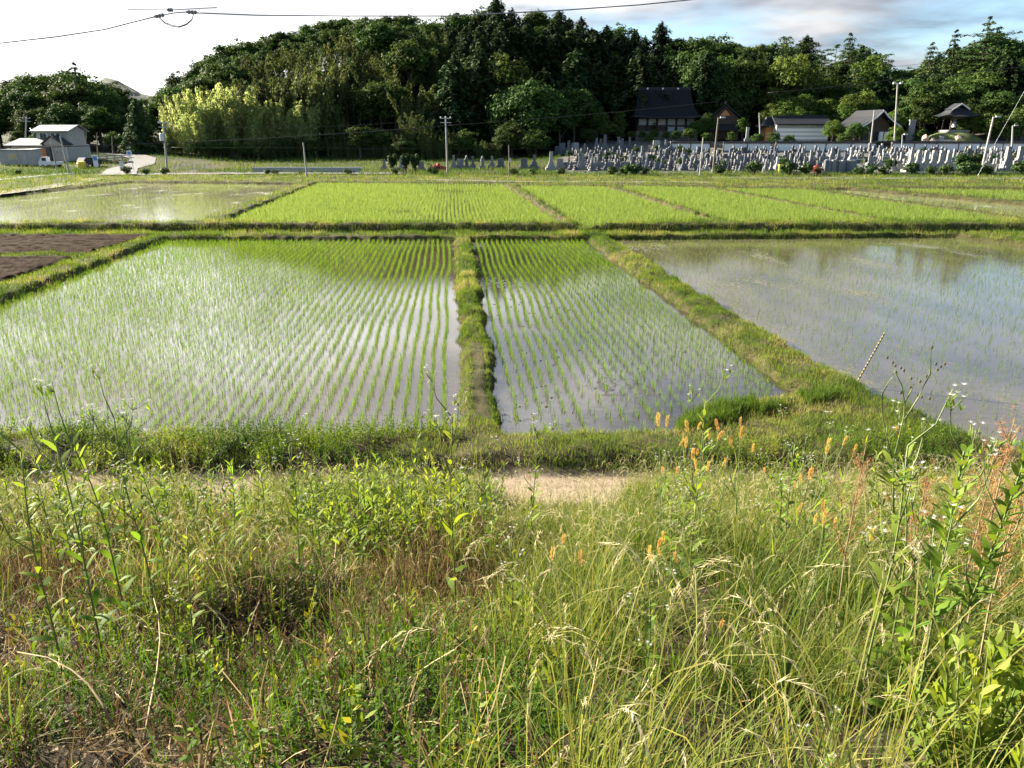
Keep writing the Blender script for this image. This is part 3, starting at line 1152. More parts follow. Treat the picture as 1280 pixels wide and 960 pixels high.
    tree_at('fir', 1064, 40, 215, 'tallest layered fir on the skyline above the long white hall', None, 1.0, 0)
    tree_at('fir', 1078, 56, 213, 'second layered fir close beside the tallest fir', None, 1.1, 0)
    tree_at('fir', 1166, 52, 214, 'dark pointed fir at the right hand skyline dip', None, 1.0, 0)
    tree_at('fir', 1196, 36, 216, 'slender tall fir beside the ragged tree on the right skyline', None, .9, 0)
    tree_at('fir', 1238, 20, 212, 'ragged open topped fir highest on the right skyline', None, 1.15, 1)
    tree_at('pine', 980, 44, 212, 'leaning pine crown on the skyline left of the firs', None, 1.0, 0)
    tree_at('pine', 1003, 52, 210, 'flat topped pine on the skyline above the light trees', None, 1.1, 1)
    tree_at('light', 985, 68, 200, 'yellow green tree in front of the skyline pines', None, .9, 0)
    tree_at('light', 1004, 66, 203, 'second yellow green tree in front of the skyline pines', None, .9, 1)
    tree_at('light', 1092, 66, 208, 'pale broadleaf crown at the right of the layered firs', None, 1.0, 0)
    tree_at('broad', 868, 60, 205, 'sunlit broadleaf tree above the side hall roof', None, 1.0, 0)
    tree_at('broad', 935, 72, 203, 'domed broadleaf tree right of the side hall', None, .95, 1)
    tree_at('broad', 905, 66, 206, 'broadleaf crown between the side hall and the pines', None, 1., 2)
    # light bushes on the bank behind the long white hall
    for px, py, Y in ((968, 128, 187), (985, 122, 188), (1000, 118, 189), (1015, 116, 190), (1030, 122, 189), (1042, 130, 187), (978, 135, 184), (1005, 132, 184), (1068, 116, 186), (1080, 112, 188), (1062, 128, 183)):
        tree_at('light', px, py, Y, 'leafy yellow green small tree on the bank behind the white hall', 'small trees behind the white hall', 1.25)
    for px, py, Y, lab in ((776, 138, 181, 'dark tree half hiding the left end of the temple'), (886, 140, 183, 'dark tree between the temple and its side hall'), (748, 132, 182, 'dark broad tree at the edge of the temple yard'), (930, 146, 180, 'dark tree right of the side hall')):
        tree_at('broad', px, py, Y, lab, None, .8)
    for px in range(214, 330, 12):
        tree_at('light', px, 180 + rng.normal() * 4, 163.5 + rng.normal(), 'low leafy shrub tree along the front of the bamboo grove', 'shrubs before the bamboo', 1.6)
    # around the hall and bell tower
    for px, py, Y, lab in ((1043, 149, 170, 'spreading garden tree between the white hall and the dark roofed hall'), (1070, 152, 166, 'clipped garden pine in front of the dark roofed hall'), (1056, 166, 164, 'small round clipped shrub tree beside the white wall'),
                           (1120, 134, 174, 'bright young tree behind the tall floodlight pole'), (1122, 157, 166, 'leafy shrub tree right of the dark roofed hall'), (1152, 158, 167, 'dense rounded evergreen left of the bell tower'),
                           (1157, 116, 178, 'tall drooping broadleaf tree left of the bell tower'), (1140, 128, 182, 'broadleaf tree on the slope above the rounded evergreen'), (1100, 176, 163, 'small clipped tree at the gap in the white wall')):
        tree_at('light' if 'bright' in lab or 'leafy' in lab or 'spreading' in lab else 'broad', px, py, Y, lab, None, 1.2)
    for px, py, Y in ((1165, 100, 186), (1200, 92, 188), (1230, 84, 190), (1262, 80, 190), (1225, 120, 178), (1250, 112, 178), (1275, 118, 176), (1215, 140, 171), (1240, 140, 169), (1265, 142, 168), (1285, 130, 170), (1180, 112, 184), (1300, 120, 175)):
        tree_at('broad', px, py, Y, 'leafy sunlit tree on the slope right of the bell tower', 'trees by the bell tower', 1.25)
    for px, py, Y in ((948, 166, 168), (968, 163, 166), (988, 168, 166), (760, 150, 178), (776, 158, 176), (790, 163, 176), (803, 164, 178), (818, 162, 178), (832, 164, 176), (846, 163, 174), (862, 160, 174), (872, 150, 182), (735, 160, 172), (812, 167, 172), (884, 165, 172), (915, 163, 172)):
        tree_at('broad', px, py, Y, 'dark garden shrub in the shaded temple yard', 'shrubs of the temple yard', 1.3)
    # separate wood at the left
    G2 = 'trees of the separate wood behind the house'
    for Y, n, f in ((205, 13, 0.), (192, 12, 3.5), (181, 11, 7.), (172, 8, 10.5)):
        for i in range(n):
            px = -60 + (245 / n) * (i + rng.random() * .5)
            if Y < 180 and px > 145:
                continue
            x = P(px, 120, Y).x
            zs = float(skyline_z(px, Y)) - f + rng.normal() * .6
            H = max(4.5, zs - gz(x, Y))
            add_tree('broad', x, Y + rng.normal() * 2, H, 'broadleaf tree %s the wood behind the house' % ('at the back of' if Y > 200 else 'in the middle of' if Y > 175 else 'at the front of'), G2, 1.25)
    tree_at('fir', 92, 77, 196, 'lone pointed conifer rising above the wood behind the house', None, 1.1, 0)
    for px, py in ((205, 116), (222, 106), (240, 100), (196, 126), (258, 94)):
        tree_at('broad', px, py, 190, 'dark tree between the lone conifer and the bamboo grove', G2, 1.1)


build_forest()
# ------------------------------------------------------------------ buildings, graves, poles, wires
M_WALLG = solid('grey_siding', (.30, .30, .29), (.36, .355, .34), 2, .7)
M_WALLB = solid('beige_siding', (.36, .34, .31), (.42, .40, .36), 2, .7)
M_ROOFB = solid('blue_grey_roof', (.13, .15, .18), (.18, .20, .23), 2, .65)
M_ROOFD = solid('dark_roof', (.035, .037, .042), (.055, .055, .06), 2, .55)
M_TILE = solid('roof_tiles', (.014, .015, .019), (.028, .03, .036), 6, .6, .4, spec=.25)
M_GLASS = solid('window_glass', (.02, .03, .035), (.03, .04, .045), 2, .08, spec=.6)
M_WARM = solid('yellow_lit_pane', (.50, .42, .22), (.42, .34, .16), 6, .4)  # lit window, its yellow light put into the plain colour
M_WHITE = solid('white_plaster', (.74, .74, .72), (.80, .80, .78), 1.5, .85)
M_PAPER = solid('shaded_paper_screen', (.36, .37, .38), (.42, .43, .44), 2, .9)  # white paper greyed, the shade at the temple front is in the colour
M_WOODD = solid('dark_timber', (.045, .032, .024), (.07, .05, .035), 5, .8, stretch=(1, 1, 8))
M_WOODO = solid('orange_door', (.50, .22, .08), (.42, .18, .06), 4, .6)
M_WOODP = solid('old_pole_wood', (.13, .11, .09), (.18, .155, .13), 5, .85, stretch=(3, 3, .3))
M_CONC = solid('concrete', (.34, .33, .31), (.42, .41, .39), 2, .85)
M_POLE = solid('concrete_pole', (.30, .29, .27), (.36, .35, .33), 3, .8)
M_STEEL = solid('galvanised_steel', (.40, .42, .43), (.48, .49, .50), 3, .45, metal=.5)
M_BLACK = solid('black_rubber', (.012, .012, .013), (.02, .02, .02), 5, .7)
M_CABLE = solid('cable_sheath', (.02, .02, .022), (.03, .03, .03), 5, .6)
M_CABLEG = solid('grey_cable_sheath', (.20, .20, .21), (.26, .26, .27), 5, .6)
M_CAR = solid('white_paint', (.72, .73, .74), (.76, .77, .78), .5, .25, spec=.5)
M_BLUE = solid('blue_paint', (.10, .22, .55), (.12, .26, .6), 1, .4)
M_YELL = solid('yellow_paint', (.75, .55, .06), (.68, .48, .05), 1, .5)
M_RED = solid('red_paint', (.45, .05, .04), (.35, .035, .03), 1, .5)
M_LAMP = solid('lamp_housing', (.55, .55, .54), (.62, .62, .60), 3, .4)
ST = [solid('pale_granite', (.23, .23, .225), (.32, .32, .31), 30, .55, .1), solid('grey_granite', (.14, .145, .155), (.21, .215, .225), 30, .5, .1),
      solid('blue_grey_granite', (.07, .08, .10), (.12, .13, .155), 30, .4, .1), solid('dark_granite', (.035, .036, .04), (.06, .06, .065), 30, .3)]


def gp(px, Y, z=None):
    """ground point under a photo column at distance Y"""
    x = P(px, 200, Y).x
    return Vector((x, Y, gz(x, Y) if z is None else z))


def build_house():
    loc = gp(67, 152)
    t = thing('house', 'pale two storey house with blue grey roofs beside the road', 'house', loc, R(-8), None, .9)
    W = MB()
    W.box((0, 0, 1.45), (12.2, 7.6, 3.3))
    W.box((2.2, .6, 4.55), (7.2, 5.2, 3.0))
    W.prism([(1.7, 3.0), (5.9, 3.0), (5.9, 3.3), (3.8, 4.7), (1.7, 3.3)], -4.35, -3.0)
    W.build('wall', M_WALLB, t)
    r = MB()
    r.slab([(-2.2, -2.9, 5.75), (6.6, -2.9, 5.75), (6.6, .6, 7.0), (-2.2, .6, 7.0)], .16)
    r.slab([(-2.2, .62, 7.0), (6.6, .62, 7.0), (6.6, 3.9, 5.75), (-2.2, 3.9, 5.75)], .16)
    r.build('upper_roof', M_ROOFB, t)['label'] = 'pale blue grey upper gable roof'
    W2 = MB()
    W2.prism([(-.0, 0), (5.2, 0), (5.2, 0.01), (2.6, 1.05), (0, 0.01)], 0, .12)
    g = W2.build('gable_wall', M_WALLB, t, (5.72, 3.2, 5.75))
    g.rotation_euler = (0, 0, R(-90))
    r = MB()
    r.slab([(-7.2, -4.7, 2.95), (1.9, -4.7, 2.95), (1.9, -1.9, 4.35), (-5.4, -1.9, 4.35)], .16)
    r.slab([(-7.2, -4.7, 2.93), (-5.4, -1.92, 4.33), (-5.4, 2.2, 4.33), (-7.2, 4.6, 2.95)], .16)
    r.build('lower_roof', M_ROOFB, t)['label'] = 'grey lower hipped roof'
    r = MB()
    r.slab([(1.3, -4.9, 3.2), (3.8, -4.9, 4.9), (3.8, -1.8, 4.9), (1.3, -1.8, 3.2)], .14)
    r.slab([(3.82, -4.9, 4.9), (6.5, -4.9, 3.1), (6.5, -1.8, 3.1), (3.82, -1.8, 4.9)], .14)
    r.build('porch_roof', M_ROOFD, t)['label'] = 'dark gabled porch roof'
    for x, w, z, h in ((.2, 1.6, 4.75, 1.1), (2.4, .8, 4.75, 1.1), (3.6, .9, 4.75, 1.1)):
        f = MB()
        f.box((x, -2.04, z), (w + .16, .1, h + .16)).build('window', M_WHITE, t)
        k = MB()
        k.box((x - w * .24, -2.11, z), (w * .44, .05, h)).box((x + w * .24, -2.11, z), (w * .44, .05, h))
        k.build('pane', M_GLASS, children_of(t)[-1])
    f = MB().box((-1.0, -3.84, 1.35), (1.9, .1, 2.1)).build('window', M_WHITE, t)
    MB().box((-1.45, -3.91, 1.35), (.82, .06, 1.9)).box((-.55, -3.91, 1.35), (.82, .06, 1.9)).build('pane', M_GLASS, f)
    d = MB().box((.9, -3.86, 1.25), (1.5, .1, 2.3)).build('door', M_WOODO, t)
    d['label'] = 'orange brown wooden front door'
    MB().box((1.4, -3.95, 1.2), (.06, .06, .3)).build('handle', M_BLACK, d)
    f = MB().box((4.6, -4.4, 1.6), (.5, .1, .9)).build('window', M_WHITE, t)
    MB().box((4.6, -4.47, 1.6), (.38, .05, .78)).build('pane', M_GLASS, f)
    MB().box((2.5, -4.15, 1.3), (1.0, .5, 2.6)).build('porch_shade_block', M_ROOFD, t)  # solid dark block standing in for the shade inside the porch
    MB().tube([(6.2, -3.7, 0), (6.2, -3.7, 3.0)], .06, 6).build('downpipe', M_WHITE, t)

    # prefabricated hut
    loc = gp(27, 141)
    t = thing('prefab_hut', 'low grey prefabricated hut with one yellow lit window', 'hut', loc, R(-6))
    MB().box((0, 0, 1.3), (6.2, 2.6, 2.5)).build('wall', M_WALLG, t)
    MB().slab([(-3.3, -1.5, 2.62), (3.3, -1.5, 2.62), (3.3, 1.5, 2.8), (-3.3, 1.5, 2.8)], .12).build('roof', M_ROOFB, t)
    f = MB().box((-.5, -1.33, 1.5), (1.7, .08, 1.05)).build('window', M_STEEL, t)
    MB().box((-.9, -1.39, 1.5), (.7, .05, .9)).box((-.1, -1.39, 1.5), (.7, .05, .9)).build('pane', M_WARM, f)
    MB().box((1.6, -1.33, 1.15), (.85, .08, 2.0)).build('door', M_WALLB, t)

    # small white pickup truck
    loc = gp(63, 136)
    t = thing('pickup_truck', 'small white flatbed pickup truck parked before the pale house', 'truck', loc, R(6))
    b = MB()
    b.prism([(-1.65, .35), (-.35, .35), (-.35, 1.78), (-1.15, 1.78), (-1.6, 1.05), (-1.68, .95)], -.72, .72)
    b.build('cab', M_CAR, t)
    k = MB()
    k.box((.75, 0, .62), (2.1, 1.46, .14)).box((.75, -.71, .85), (2.1, .04, .34)).box((.75, .71, .85), (2.1, .04, .34)).box((1.79, 0, .85), (.04, 1.4, .34))
    k.build('cargo_bed', M_CAR, t)
    MB().slab([(-1.62, -.62, 1.1), (-1.62, .62, 1.1), (-1.2, .6, 1.72), (-1.2, -.6, 1.72)], .02).build('windscreen', M_GLASS, t)
    for s in (-1, 1):
        MB().box((-.75, s * .73, 1.38), (.68, .02, .5)).build('side_window', M_GLASS, t)
        MB().box((-1.69, s * .52, .78), (.04, .24, .18)).build('headlight', M_LAMP, t)
    for x in (-1.05, 1.1):
        for s in (-1, 1):
            w = MB().tube([(x, s * .58, .27), (x, s * .74, .27)], .27, 14).build('wheel', M_BLACK, t)
            MB().tube([(x, s * .735, .27), (x, s * .75, .27)], .15, 12).build('rim', M_STEEL, w)
    MB().box((-1.7, 0, .45), (.08, 1.4, .16)).build('bumper', M_STEEL, t)

    # dark small car behind the signs
    loc = gp(111, 138)
    t = thing('parked_car', 'dark blue hatchback car parked beside the house porch', 'car', loc, R(70))
    b = MB()
    b.prism([(-1.9, .3), (1.85, .3), (1.9, .85), (1.1, 1.0), (.55, 1.48), (-1.3, 1.5), (-1.85, .95)], -.8, .8)
    b.build('body', solid('dark_blue_paint', (.02, .03, .06), (.03, .04, .07), 1, .25), t)
    for s in (-1, 1):
        MB().prism([(-1.45, 1.0), (.95, 1.0), (.5, 1.4), (-1.25, 1.42)], s * .80, s * .815).build('side_window', M_GLASS, t)
        MB().box((1.88, s * .6, .72), (.05, .26, .14)).build('headlight', M_LAMP, t)
        for x in (-1.2, 1.2):
            w = MB().tube([(x, s * .68, .31), (x, s * .83, .31)], .31, 14).build('wheel', M_BLACK, t)
            MB().tube([(x, s * .825, .31), (x, s * .84, .31)], .18, 12).build('rim', M_STEEL, w)

    # yellow tank, signs, guard rail
    loc = gp(101, 135)
    t = thing('plastic_bin', 'squat yellow plastic bin on the verge before the house', 'bin', loc)
    MB().lathe([(.55, 0), (.68, .1), (.72, .75), (.6, .95)], 14).build('body', M_YELL, t)
    MB().lathe([(.66, .95), (.66, 1.03), (.2, 1.12), (.01, 1.13)], 14).build('lid', M_YELL, t)
    for px, Y, h, w, hh, mat, lab in ((119, 133, 2.3, .75, 1.9, M_BLUE, 'upright blue and white banner sign at the road mouth'),):
        t = thing('banner_sign', lab, 'sign', gp(px, Y))
        MB().tube([(-w / 2, 0, 0), (-w / 2, 0, h)], .03, 6).build('post', M_STEEL, t)
        MB().box((0.02, 0, h - hh / 2), (w, .05, hh)).build('panel', M_CAR, t)
        MB().box((0.02, -.035, h - hh * .3), (w * .8, .02, hh * .35)).build('emblem', mat, t)
    t = thing('road_sign', 'square blue road sign on a leaning grey post by the bend', 'sign', gp(166, 126))
    MB().tube([(0, 0, -.2), (-.35, 0, 2.9)], .045, 8).build('post', M_STEEL, t)
    MB().box((-.4, -.06, 2.7), (.8, .04, .8), ry=R(-6)).build('panel', M_CAR, t)
    MB().box((-.4, -.09, 2.72), (.5, .02, .45), ry=R(-6)).build('symbol', M_BLUE, t)
    t = thing('notice_board', 'small pale upright board standing at the road edge by the bushes', 'board', gp(151, 122))
    MB().box((0, 0, 1.0), (.62, .06, 1.3)).build('panel', M_LAMP, t)
    for s in (-1, 1):
        MB().tube([(s * .26, .05, -.1), (s * .26, .05, 1.6)], .03, 6).build('post', M_STEEL, t)
    t = thing('wooden_barrier', 'pale wooden plank barrier along the road beside the house', 'barrier', gp(124, 147))
    for i in range(5):
        MB().box((0.35 * i, 2.2 * i, .55), (.12, .12, 1.3)).build('post', M_WOODP, t)
    for z in (.55, 1.0):
        MB().slab([(-.05, -.3, z + .2), (.03, -.3, z + .2), (1.5, 9.2, z + .2), (1.42, 9.2, z + .2)], .2).build('rail', M_WALLB, t)
    t = thing('mesh_fence', 'low grey wire fence panels beside the road under the bamboo', 'fence', gp(217, 126))
    n = 6
    for i in range(n + 1):
        MB().tube([(i * .95, 0, -.1), (i * .95, 0, 1.15)], .035, 6).build('post', M_STEEL, t)
    for i in range(n):
        mb = MB()
        for z in (.2, 1.08):
            mb.box((i * .95 + .475, 0, z), (.88, .03, .04))
        for k in range(9):
            mb.box((i * .95 + .07 + k * .1, 0, .64), (.015, .015, .86))
        mb.build('panel', M_STEEL, t)
    t = thing('retaining_wall', 'long low grey concrete wall along the far road', 'wall', gp(352, 121))
    L_ = 16.5
    MB().box((L_ / 2 - 4.5, 0, .3), (L_, .25, .85)).build('wall_body', M_CONC, t)
    MB().box((L_ / 2 - 4.5, 0, .77), (L_ + .1, .33, .08)).build('coping', M_LAMP, t)


build_house()


def roof_hip(cx, cy, z0, z1, ew, ed, rw, rd, conc=1.9, n=9):
    """curved Japanese roof: rectangular rings from the eaves up to the ridge, hollow profile, eaves turned up at the corners"""
    rings = []
    for i in range(n):
        t = i / (n - 1)
        k = t ** (1 / conc)
        z = z0 + (z1 - z0) * t
        w, d = ew + (rw - ew) * k, ed + (rd - ed) * k
        up = .35 * (1 - t) ** 3
        pts = []
        for a, b in ((-1, -1), (-.5, -1), (0, -1), (.5, -1), (1, -1), (1, 0), (1, 1), (.5, 1), (0, 1), (-.5, 1), (-1, 1), (-1, 0)):
            corner = up if abs(a) == 1 and abs(b) == 1 else 0
            pts.append((cx + a * w / 2, cy + b * d / 2, z + corner))
        rings.append(pts)
    return rings


def build_temple():
    loc = gp(829, 190)
    z = P(829, 168, 190).z
    loc.z = z
    t = thing('temple_hall', 'large dark temple hall with a huge steep roof in the shade', 'temple', loc)
    s = mpp(190)
    MB().box((0, 4, -.6), (14.5, 12.5, 2.6)).build('plinth', ST[3], t)
    MB().box((0, 4, 2.0), (13.2, 11.0, 3.0)).build('wall', M_WOODD, t)
    for i, x in enumerate((-5.6, -3.4, -1.1, 1.15, 3.35, 5.6)):
        w = MB().box((x, -1.54, 2.75), (1.75, .08, 1.35)).build('window', M_PAPER, t)
        w['label'] = 'white paper window panel under the eaves'
        if i > 2:
            MB().box((x, -1.54, 1.05), (1.6, .08, 1.3)).build('sliding_door', M_PAPER, t)
    for i in range(7):
        MB().tube([(-6.6 + 2.2 * i, -1.8, .5), (-6.6 + 2.2 * i, -1.8, 3.6)], .16, 8).build('pillar', M_WOODD, t)
    zt = P(829, 109, 190).z - z
    mb = MB().rings(roof_hip(0, 4, 3.5, zt - .4, 17.0, 17.5, 12.2, 1.2, 2.8, 12))
    rf = mb.build('roof', solid('dark_metal_roof', (.009, .010, .013), (.014, .015, .019), 3, .7, spec=.2), t, smooth=False)
    MB().box((0, 4, zt - .15), (12.6, .9, .7)).build('ridge', M_TILE, rf)
    for x in (-4, -.4, 3.2):
        MB().tube([(x, 3.5, zt - .1), (x, 3.4, zt - .1)], .22, 10).build('ridge_emblem', M_LAMP, rf)
    # side hall, gable to the front
    loc = gp(902, 184)
    loc.z = P(902, 172, 184).z
    t = thing('temple_side_hall', 'dark side hall with gable facing the graves beside the temple', 'temple', loc, R(-14))
    MB().box((0, 3.5, 1.8), (6.5, 9, 4.4)).build('wall', M_WOODD, t)
    r = MB()
    for sx in (-1, 1):
        pts = [(0, 7.4), (1.6, 5.9), (3.2, 4.7), (5.2, 3.7)]
        for (xa, za), (xb, zb) in zip(pts[:-1], pts[1:]):
            r.slab([(sx * xa, -1.8, za), (sx * xb, -1.8, zb), (sx * xb, 9, zb), (sx * xa, 9, za)], .22)
    rf = r.build('roof', M_TILE, t)
    MB().box((0, 3.6, 7.5), (.5, 11.0, .5)).build('ridge', M_TILE, rf)
    MB().prism([(-3.2, 4.0), (3.2, 4.0), (1.2, 5.7), (0, 6.9), (-1.2, 5.7)], -1.05, -.9).build('gable_panel', M_WOODD, t)
    MB().prism([(-1.1, 4.7), (1.1, 4.7), (0.4, 5.6), (0, 5.9), (-.4, 5.6)], -1.15, -1.06).build('gable_ornament', M_WOODO, t)
    MB().slab([(-3.4, -3.6, 1.6), (3.4, -3.6, 1.6), (3.0, -1.0, 2.9), (-3.0, -1.0, 2.9)], .2).build('porch_roof', M_TILE, t)
    for x in (-2.8, 2.8):
        MB().tube([(x, -3.2, -.5), (x, -3.2, 1.6)], .14, 8).build('porch_post', M_WOODD, t)
    # long white hall
    loc = gp(999, 176)
    loc.z = P(999, 177, 176).z
    t = thing('long_hall', 'long low white hall with grey stripes and dark tiled roof', 'hall', loc)
    L_ = 11.4
    MB().box((0, 2.5, 1.8), (L_, 5, 3.8)).build('wall', M_WHITE, t)
    for z_, h in ((1.15, .18), (2.0, .18), (3.1, .7)):
        MB().box((0, -.03, z_), (L_ - .1, .08, h)).build('band', M_WALLG, t)
    MB().box((0, -.04, .15), (L_ - .05, .12, .7)).build('base_course', M_CONC, t)
    r = MB()
    r.slab([(-6.3, -1.0, 3.65), (6.3, -1.0, 3.65), (6.0, 2.5, 5.2), (-6.0, 2.5, 5.2)], .25)
    r.slab([(-6.3, 6.0, 3.65), (-6.0, 2.52, 5.2), (6.0, 2.52, 5.2), (6.3, 6.0, 3.65)], .25)
    rf = r.build('roof', M_TILE, t)
    MB().box((0, 2.5, 5.3), (12.1, .4, .35)).build('ridge', M_TILE, rf)
    # gatehouse left of it
    loc = gp(962, 178)
    loc.z = P(962, 177, 178).z
    t = thing('entrance_porch', 'small timber entrance porch with tiled roof at the white hall end', 'porch', loc)
    MB().box((0, 1.4, 1.5), (3.4, 2.6, 3.0)).build('wall', M_WOODO, t)
    MB().rings(roof_hip(0, 1.2, 3.0, 5.2, 5.8, 5.2, 2.4, .5, 1.6, 6)).build('roof', M_TILE, t)
    for x in (-1.9, 1.9):
        MB().tube([(x, -.7, -.3), (x, -.7, 3.1)], .13, 8).build('post', M_WOODD, t)
    # dark roofed hall
    loc = gp(1091, 172)
    loc.z = P(1091, 178, 172).z
    t = thing('tiled_hall', 'dark roofed hall with white gable edge behind garden pines', 'hall', loc, R(12))
    MB().box((0, 3.5, 1.4), (7.4, 6.5, 3.4)).build('wall', M_WOODD, t)
    r = MB()
    for sx in (-1, 1):
        pts = [(0, 6.6), (1.5, 5.3), (3.2, 4.2), (5.0, 3.3)]
        for (xa, za), (xb, zb) in zip(pts[:-1], pts[1:]):
            r.slab([(sx * xa, -1.4, za), (sx * xb, -1.4, zb), (sx * xb, 8, zb), (sx * xa, 8, za)], .2)
    rf = r.build('roof', M_TILE, t)
    e = MB()
    for sx in (-1, 1):
        pts = [(0.1, 6.45), (1.5, 5.2), (3.2, 4.1), (4.9, 3.2)]
        for (xa, za), (xb, zb) in zip(pts[:-1], pts[1:]):
            e.slab([(sx * xa, -1.5, za), (sx * xb, -1.5, zb), (sx * xb, -1.42, zb), (sx * xa, -1.42, za)], .3)
    e.build('barge_board', M_LAMP, rf)
    MB().prism([(-3.2, 3.1), (3.2, 3.1), (1.4, 4.9), (0, 6.1), (-1.4, 4.9)], .1, .24).build('gable_panel', M_WOODD, t)
    for x in (-2.6, -1.3, 0, 1.3, 2.6):
        MB().box((x, .2, 1.2), (1.0, .1, 1.9)).build('screen_panel', M_WHITE if x > 0 else M_GLASS, t)
    # bell tower on its mound
    loc = gp(1186, 172)
    loc.z = P(1186, 165, 172).z
    md = MB()
    zg = gz(loc.x, 172)
    md.lathe([(7.5, zg - loc.z - .6), (6.0, (zg - loc.z) * .6), (4.2, -.6), (3.0, -.15), (.5, 0.)], 24)
    tag(md.build('mound', solid('mown_grass', (.06, .09, .025), (.10, .12, .04), 1.5, .95, .5), None, loc, smooth=True), kind='structure')
    t = thing('bell_tower', 'open timber bell tower with curved tiled roof on a mound', 'bell tower', loc)
    MB().box((0, 0, .15), (4.4, 4.4, .5)).build('stone_base', ST[1], t)
    for x in (-1.6, 1.6):
        for y in (-1.6, 1.6):
            MB().tube([(x * 1.06, y * 1.06, .3), (x, y, 3.1)], .17, 8).build('post', M_WOODD, t)
    MB().box((0, -1.6, 2.75), (3.6, .2, .35)).box((0, 1.6, 2.75), (3.6, .2, .35)).box((-1.6, 0, 2.75), (.2, 3.0, .35)).box((1.6, 0, 2.75), (.2, 3.0, .35)).build('beam', M_WOODD, t)
    MB().lathe([(.62, .9), (.64, 1.0), (.55, 1.3), (.5, 2.0), (.35, 2.35), (.08, 2.5), (.05, 2.75)], 16).build('bell', solid('bronze', (.22, .27, .26), (.3, .34, .32), 8, .5, metal=.4), t)
    MB().rings(roof_hip(0, 0, 3.05, 4.7, 7.2, 6.6, 3.0, 2.2, 1.7, 7)).build('roof', M_TILE, t)
    rf = children_of(t)[-1]
    g2 = MB()
    for sx in (-1, 1):
        g2.slab([(0, -1.5, 5.75), (sx * 1.9, -1.5, 4.55), (sx * 1.9, 1.5, 4.55), (0, 1.5, 5.75)], .18)
    g2.build('gable_roof', M_TILE, rf)
    e = MB()
    for sx in (-1, 1):
        e.slab([(0, -1.62, 5.72), (sx * 1.95, -1.62, 4.5), (sx * 1.95, -1.54, 4.5), (0, -1.54, 5.72)], .22)
    e.build('barge_board', M_LAMP, rf)
    # white curved stone curb and rocks on the mound
    p = gp(1175, 166)
    p.z = P(1175, 178, 166).z
    t = thing('stone_plinth', 'pale round stone plinth below the bell tower', 'plinth', p)
    MB().lathe([(1.9, -1), (1.85, .35), (1.7, .5), (.8, .58), (.3, .6)], 20).build('drum', ST[0], t)
    MB().box((-.5, -.2, .9), (.8, .6, .7), taper=.8).build('cap_stone', ST[0], t)
    for px, py, Y, s, lab in ((1198, 173, 165, .9, 'tan boulder on the bell tower mound'), (1157, 173, 165, 1.1, 'low tan boulder beside the round plinth'), (1166, 176, 164, .8, 'small boulder before the round plinth')):
        q = P(px, py, Y)
        rock(q, s, lab)
    # inscribed tablet left of the bell tower
    q = P(1139, 166, 170)
    t = thing('stone_tablet', 'tall pale stone tablet standing left of the bell tower', 'stone', q)
    MB().box((0, 0, 1.0), (1.25, .3, 2.8)).build('slab', ST[1], t)
    MB().box((0, 0, 2.5), (1.45, .5, .22)).build('cap', ST[0], t)
    MB().box((0, 0, -.9), (1.7, .8, 1.2)).build('base', ST[1], t)
    q = P(934, 170, 172)
    t = thing('stone_tablet', 'pale stone tablet by the wall near the side hall', 'stone', q)
    MB().box((0, 0, .6), (.6, .3, 2.4)).build('slab', ST[0], t)
    MB().box((0, 0, -.9), (1.1, .7, .8)).build('base', ST[1], t)


def rock(q, s, label, mat=None):
    k = 60
    d = unit(rng.normal(size=(k, 3)))
    bm = __import__('bmesh').new()
    import bmesh
    for v in d * (1 + .18 * rng.normal(size=(k, 1))):
        bm.verts.new(Vector(v) * s * .6)
    bmesh.ops.convex_hull(bm, input=bm.verts)
    me = bpy.data.meshes.new('boulder')
    bm.to_mesh(me)
    bm.free()
    me.materials.append(mat or solid('tan_rock', (.32, .26, .19), (.42, .35, .27), 3, .9, .4))
    tag(link('boulder', me, None, q), label, 'boulder')


build_temple()


def build_white_wall():
    """plastered wall with a tiled coping, broken by two gaps"""
    for a, b, lab in ((838, 886, 'short white wall length below the temple'), (903, 962, 'white wall length left of the orange porch'), (968, 1092, 'long white wall with tiled coping below the white hall'), (1112, 1360, 'long bright white wall below the bell tower')):
        Y = 160.0
        pa, pb = gp(a, Y), gp(b, Y)
        t = thing('garden_wall', lab, 'wall', pa)
        L_ = pb.x - pa.x
        z0 = P(1000, 190, Y).z - pa.z
        z1 = P(1000, 178.5, Y).z - pa.z
        MB().box((L_ / 2, 0, (z0 + z1) / 2 - .3), (L_, .35, z1 - z0 + .6)).build('wall_body', M_WHITE, t)
        r = MB()
        r.slab([(-.1, -.5, z1 - .05), (L_ + .1, -.5, z1 - .05), (L_ + .1, 0, z1 + .3), (-.1, 0, z1 + .3)], .1)
        r.slab([(-.1, .5, z1 - .05), (-.1, .005, z1 + .3), (L_ + .1, .005, z1 + .3), (L_ + .1, .5, z1 - .05)], .1)
        r.build('tiled_coping', M_TILE, t)
        MB().box((L_ / 2, -.02, z0 + .12), (L_, .42, .3)).build('base_course', ST[1], t)
        n = max(2, int(L_ / 4))
        for i in range(n + 1):
            MB().box((L_ * i / n, -.02, (z0 + z1) / 2 - .2), (.16, .42, z1 - z0 + .3)).build('wall_post', M_WOODD, t)


build_white_wall()


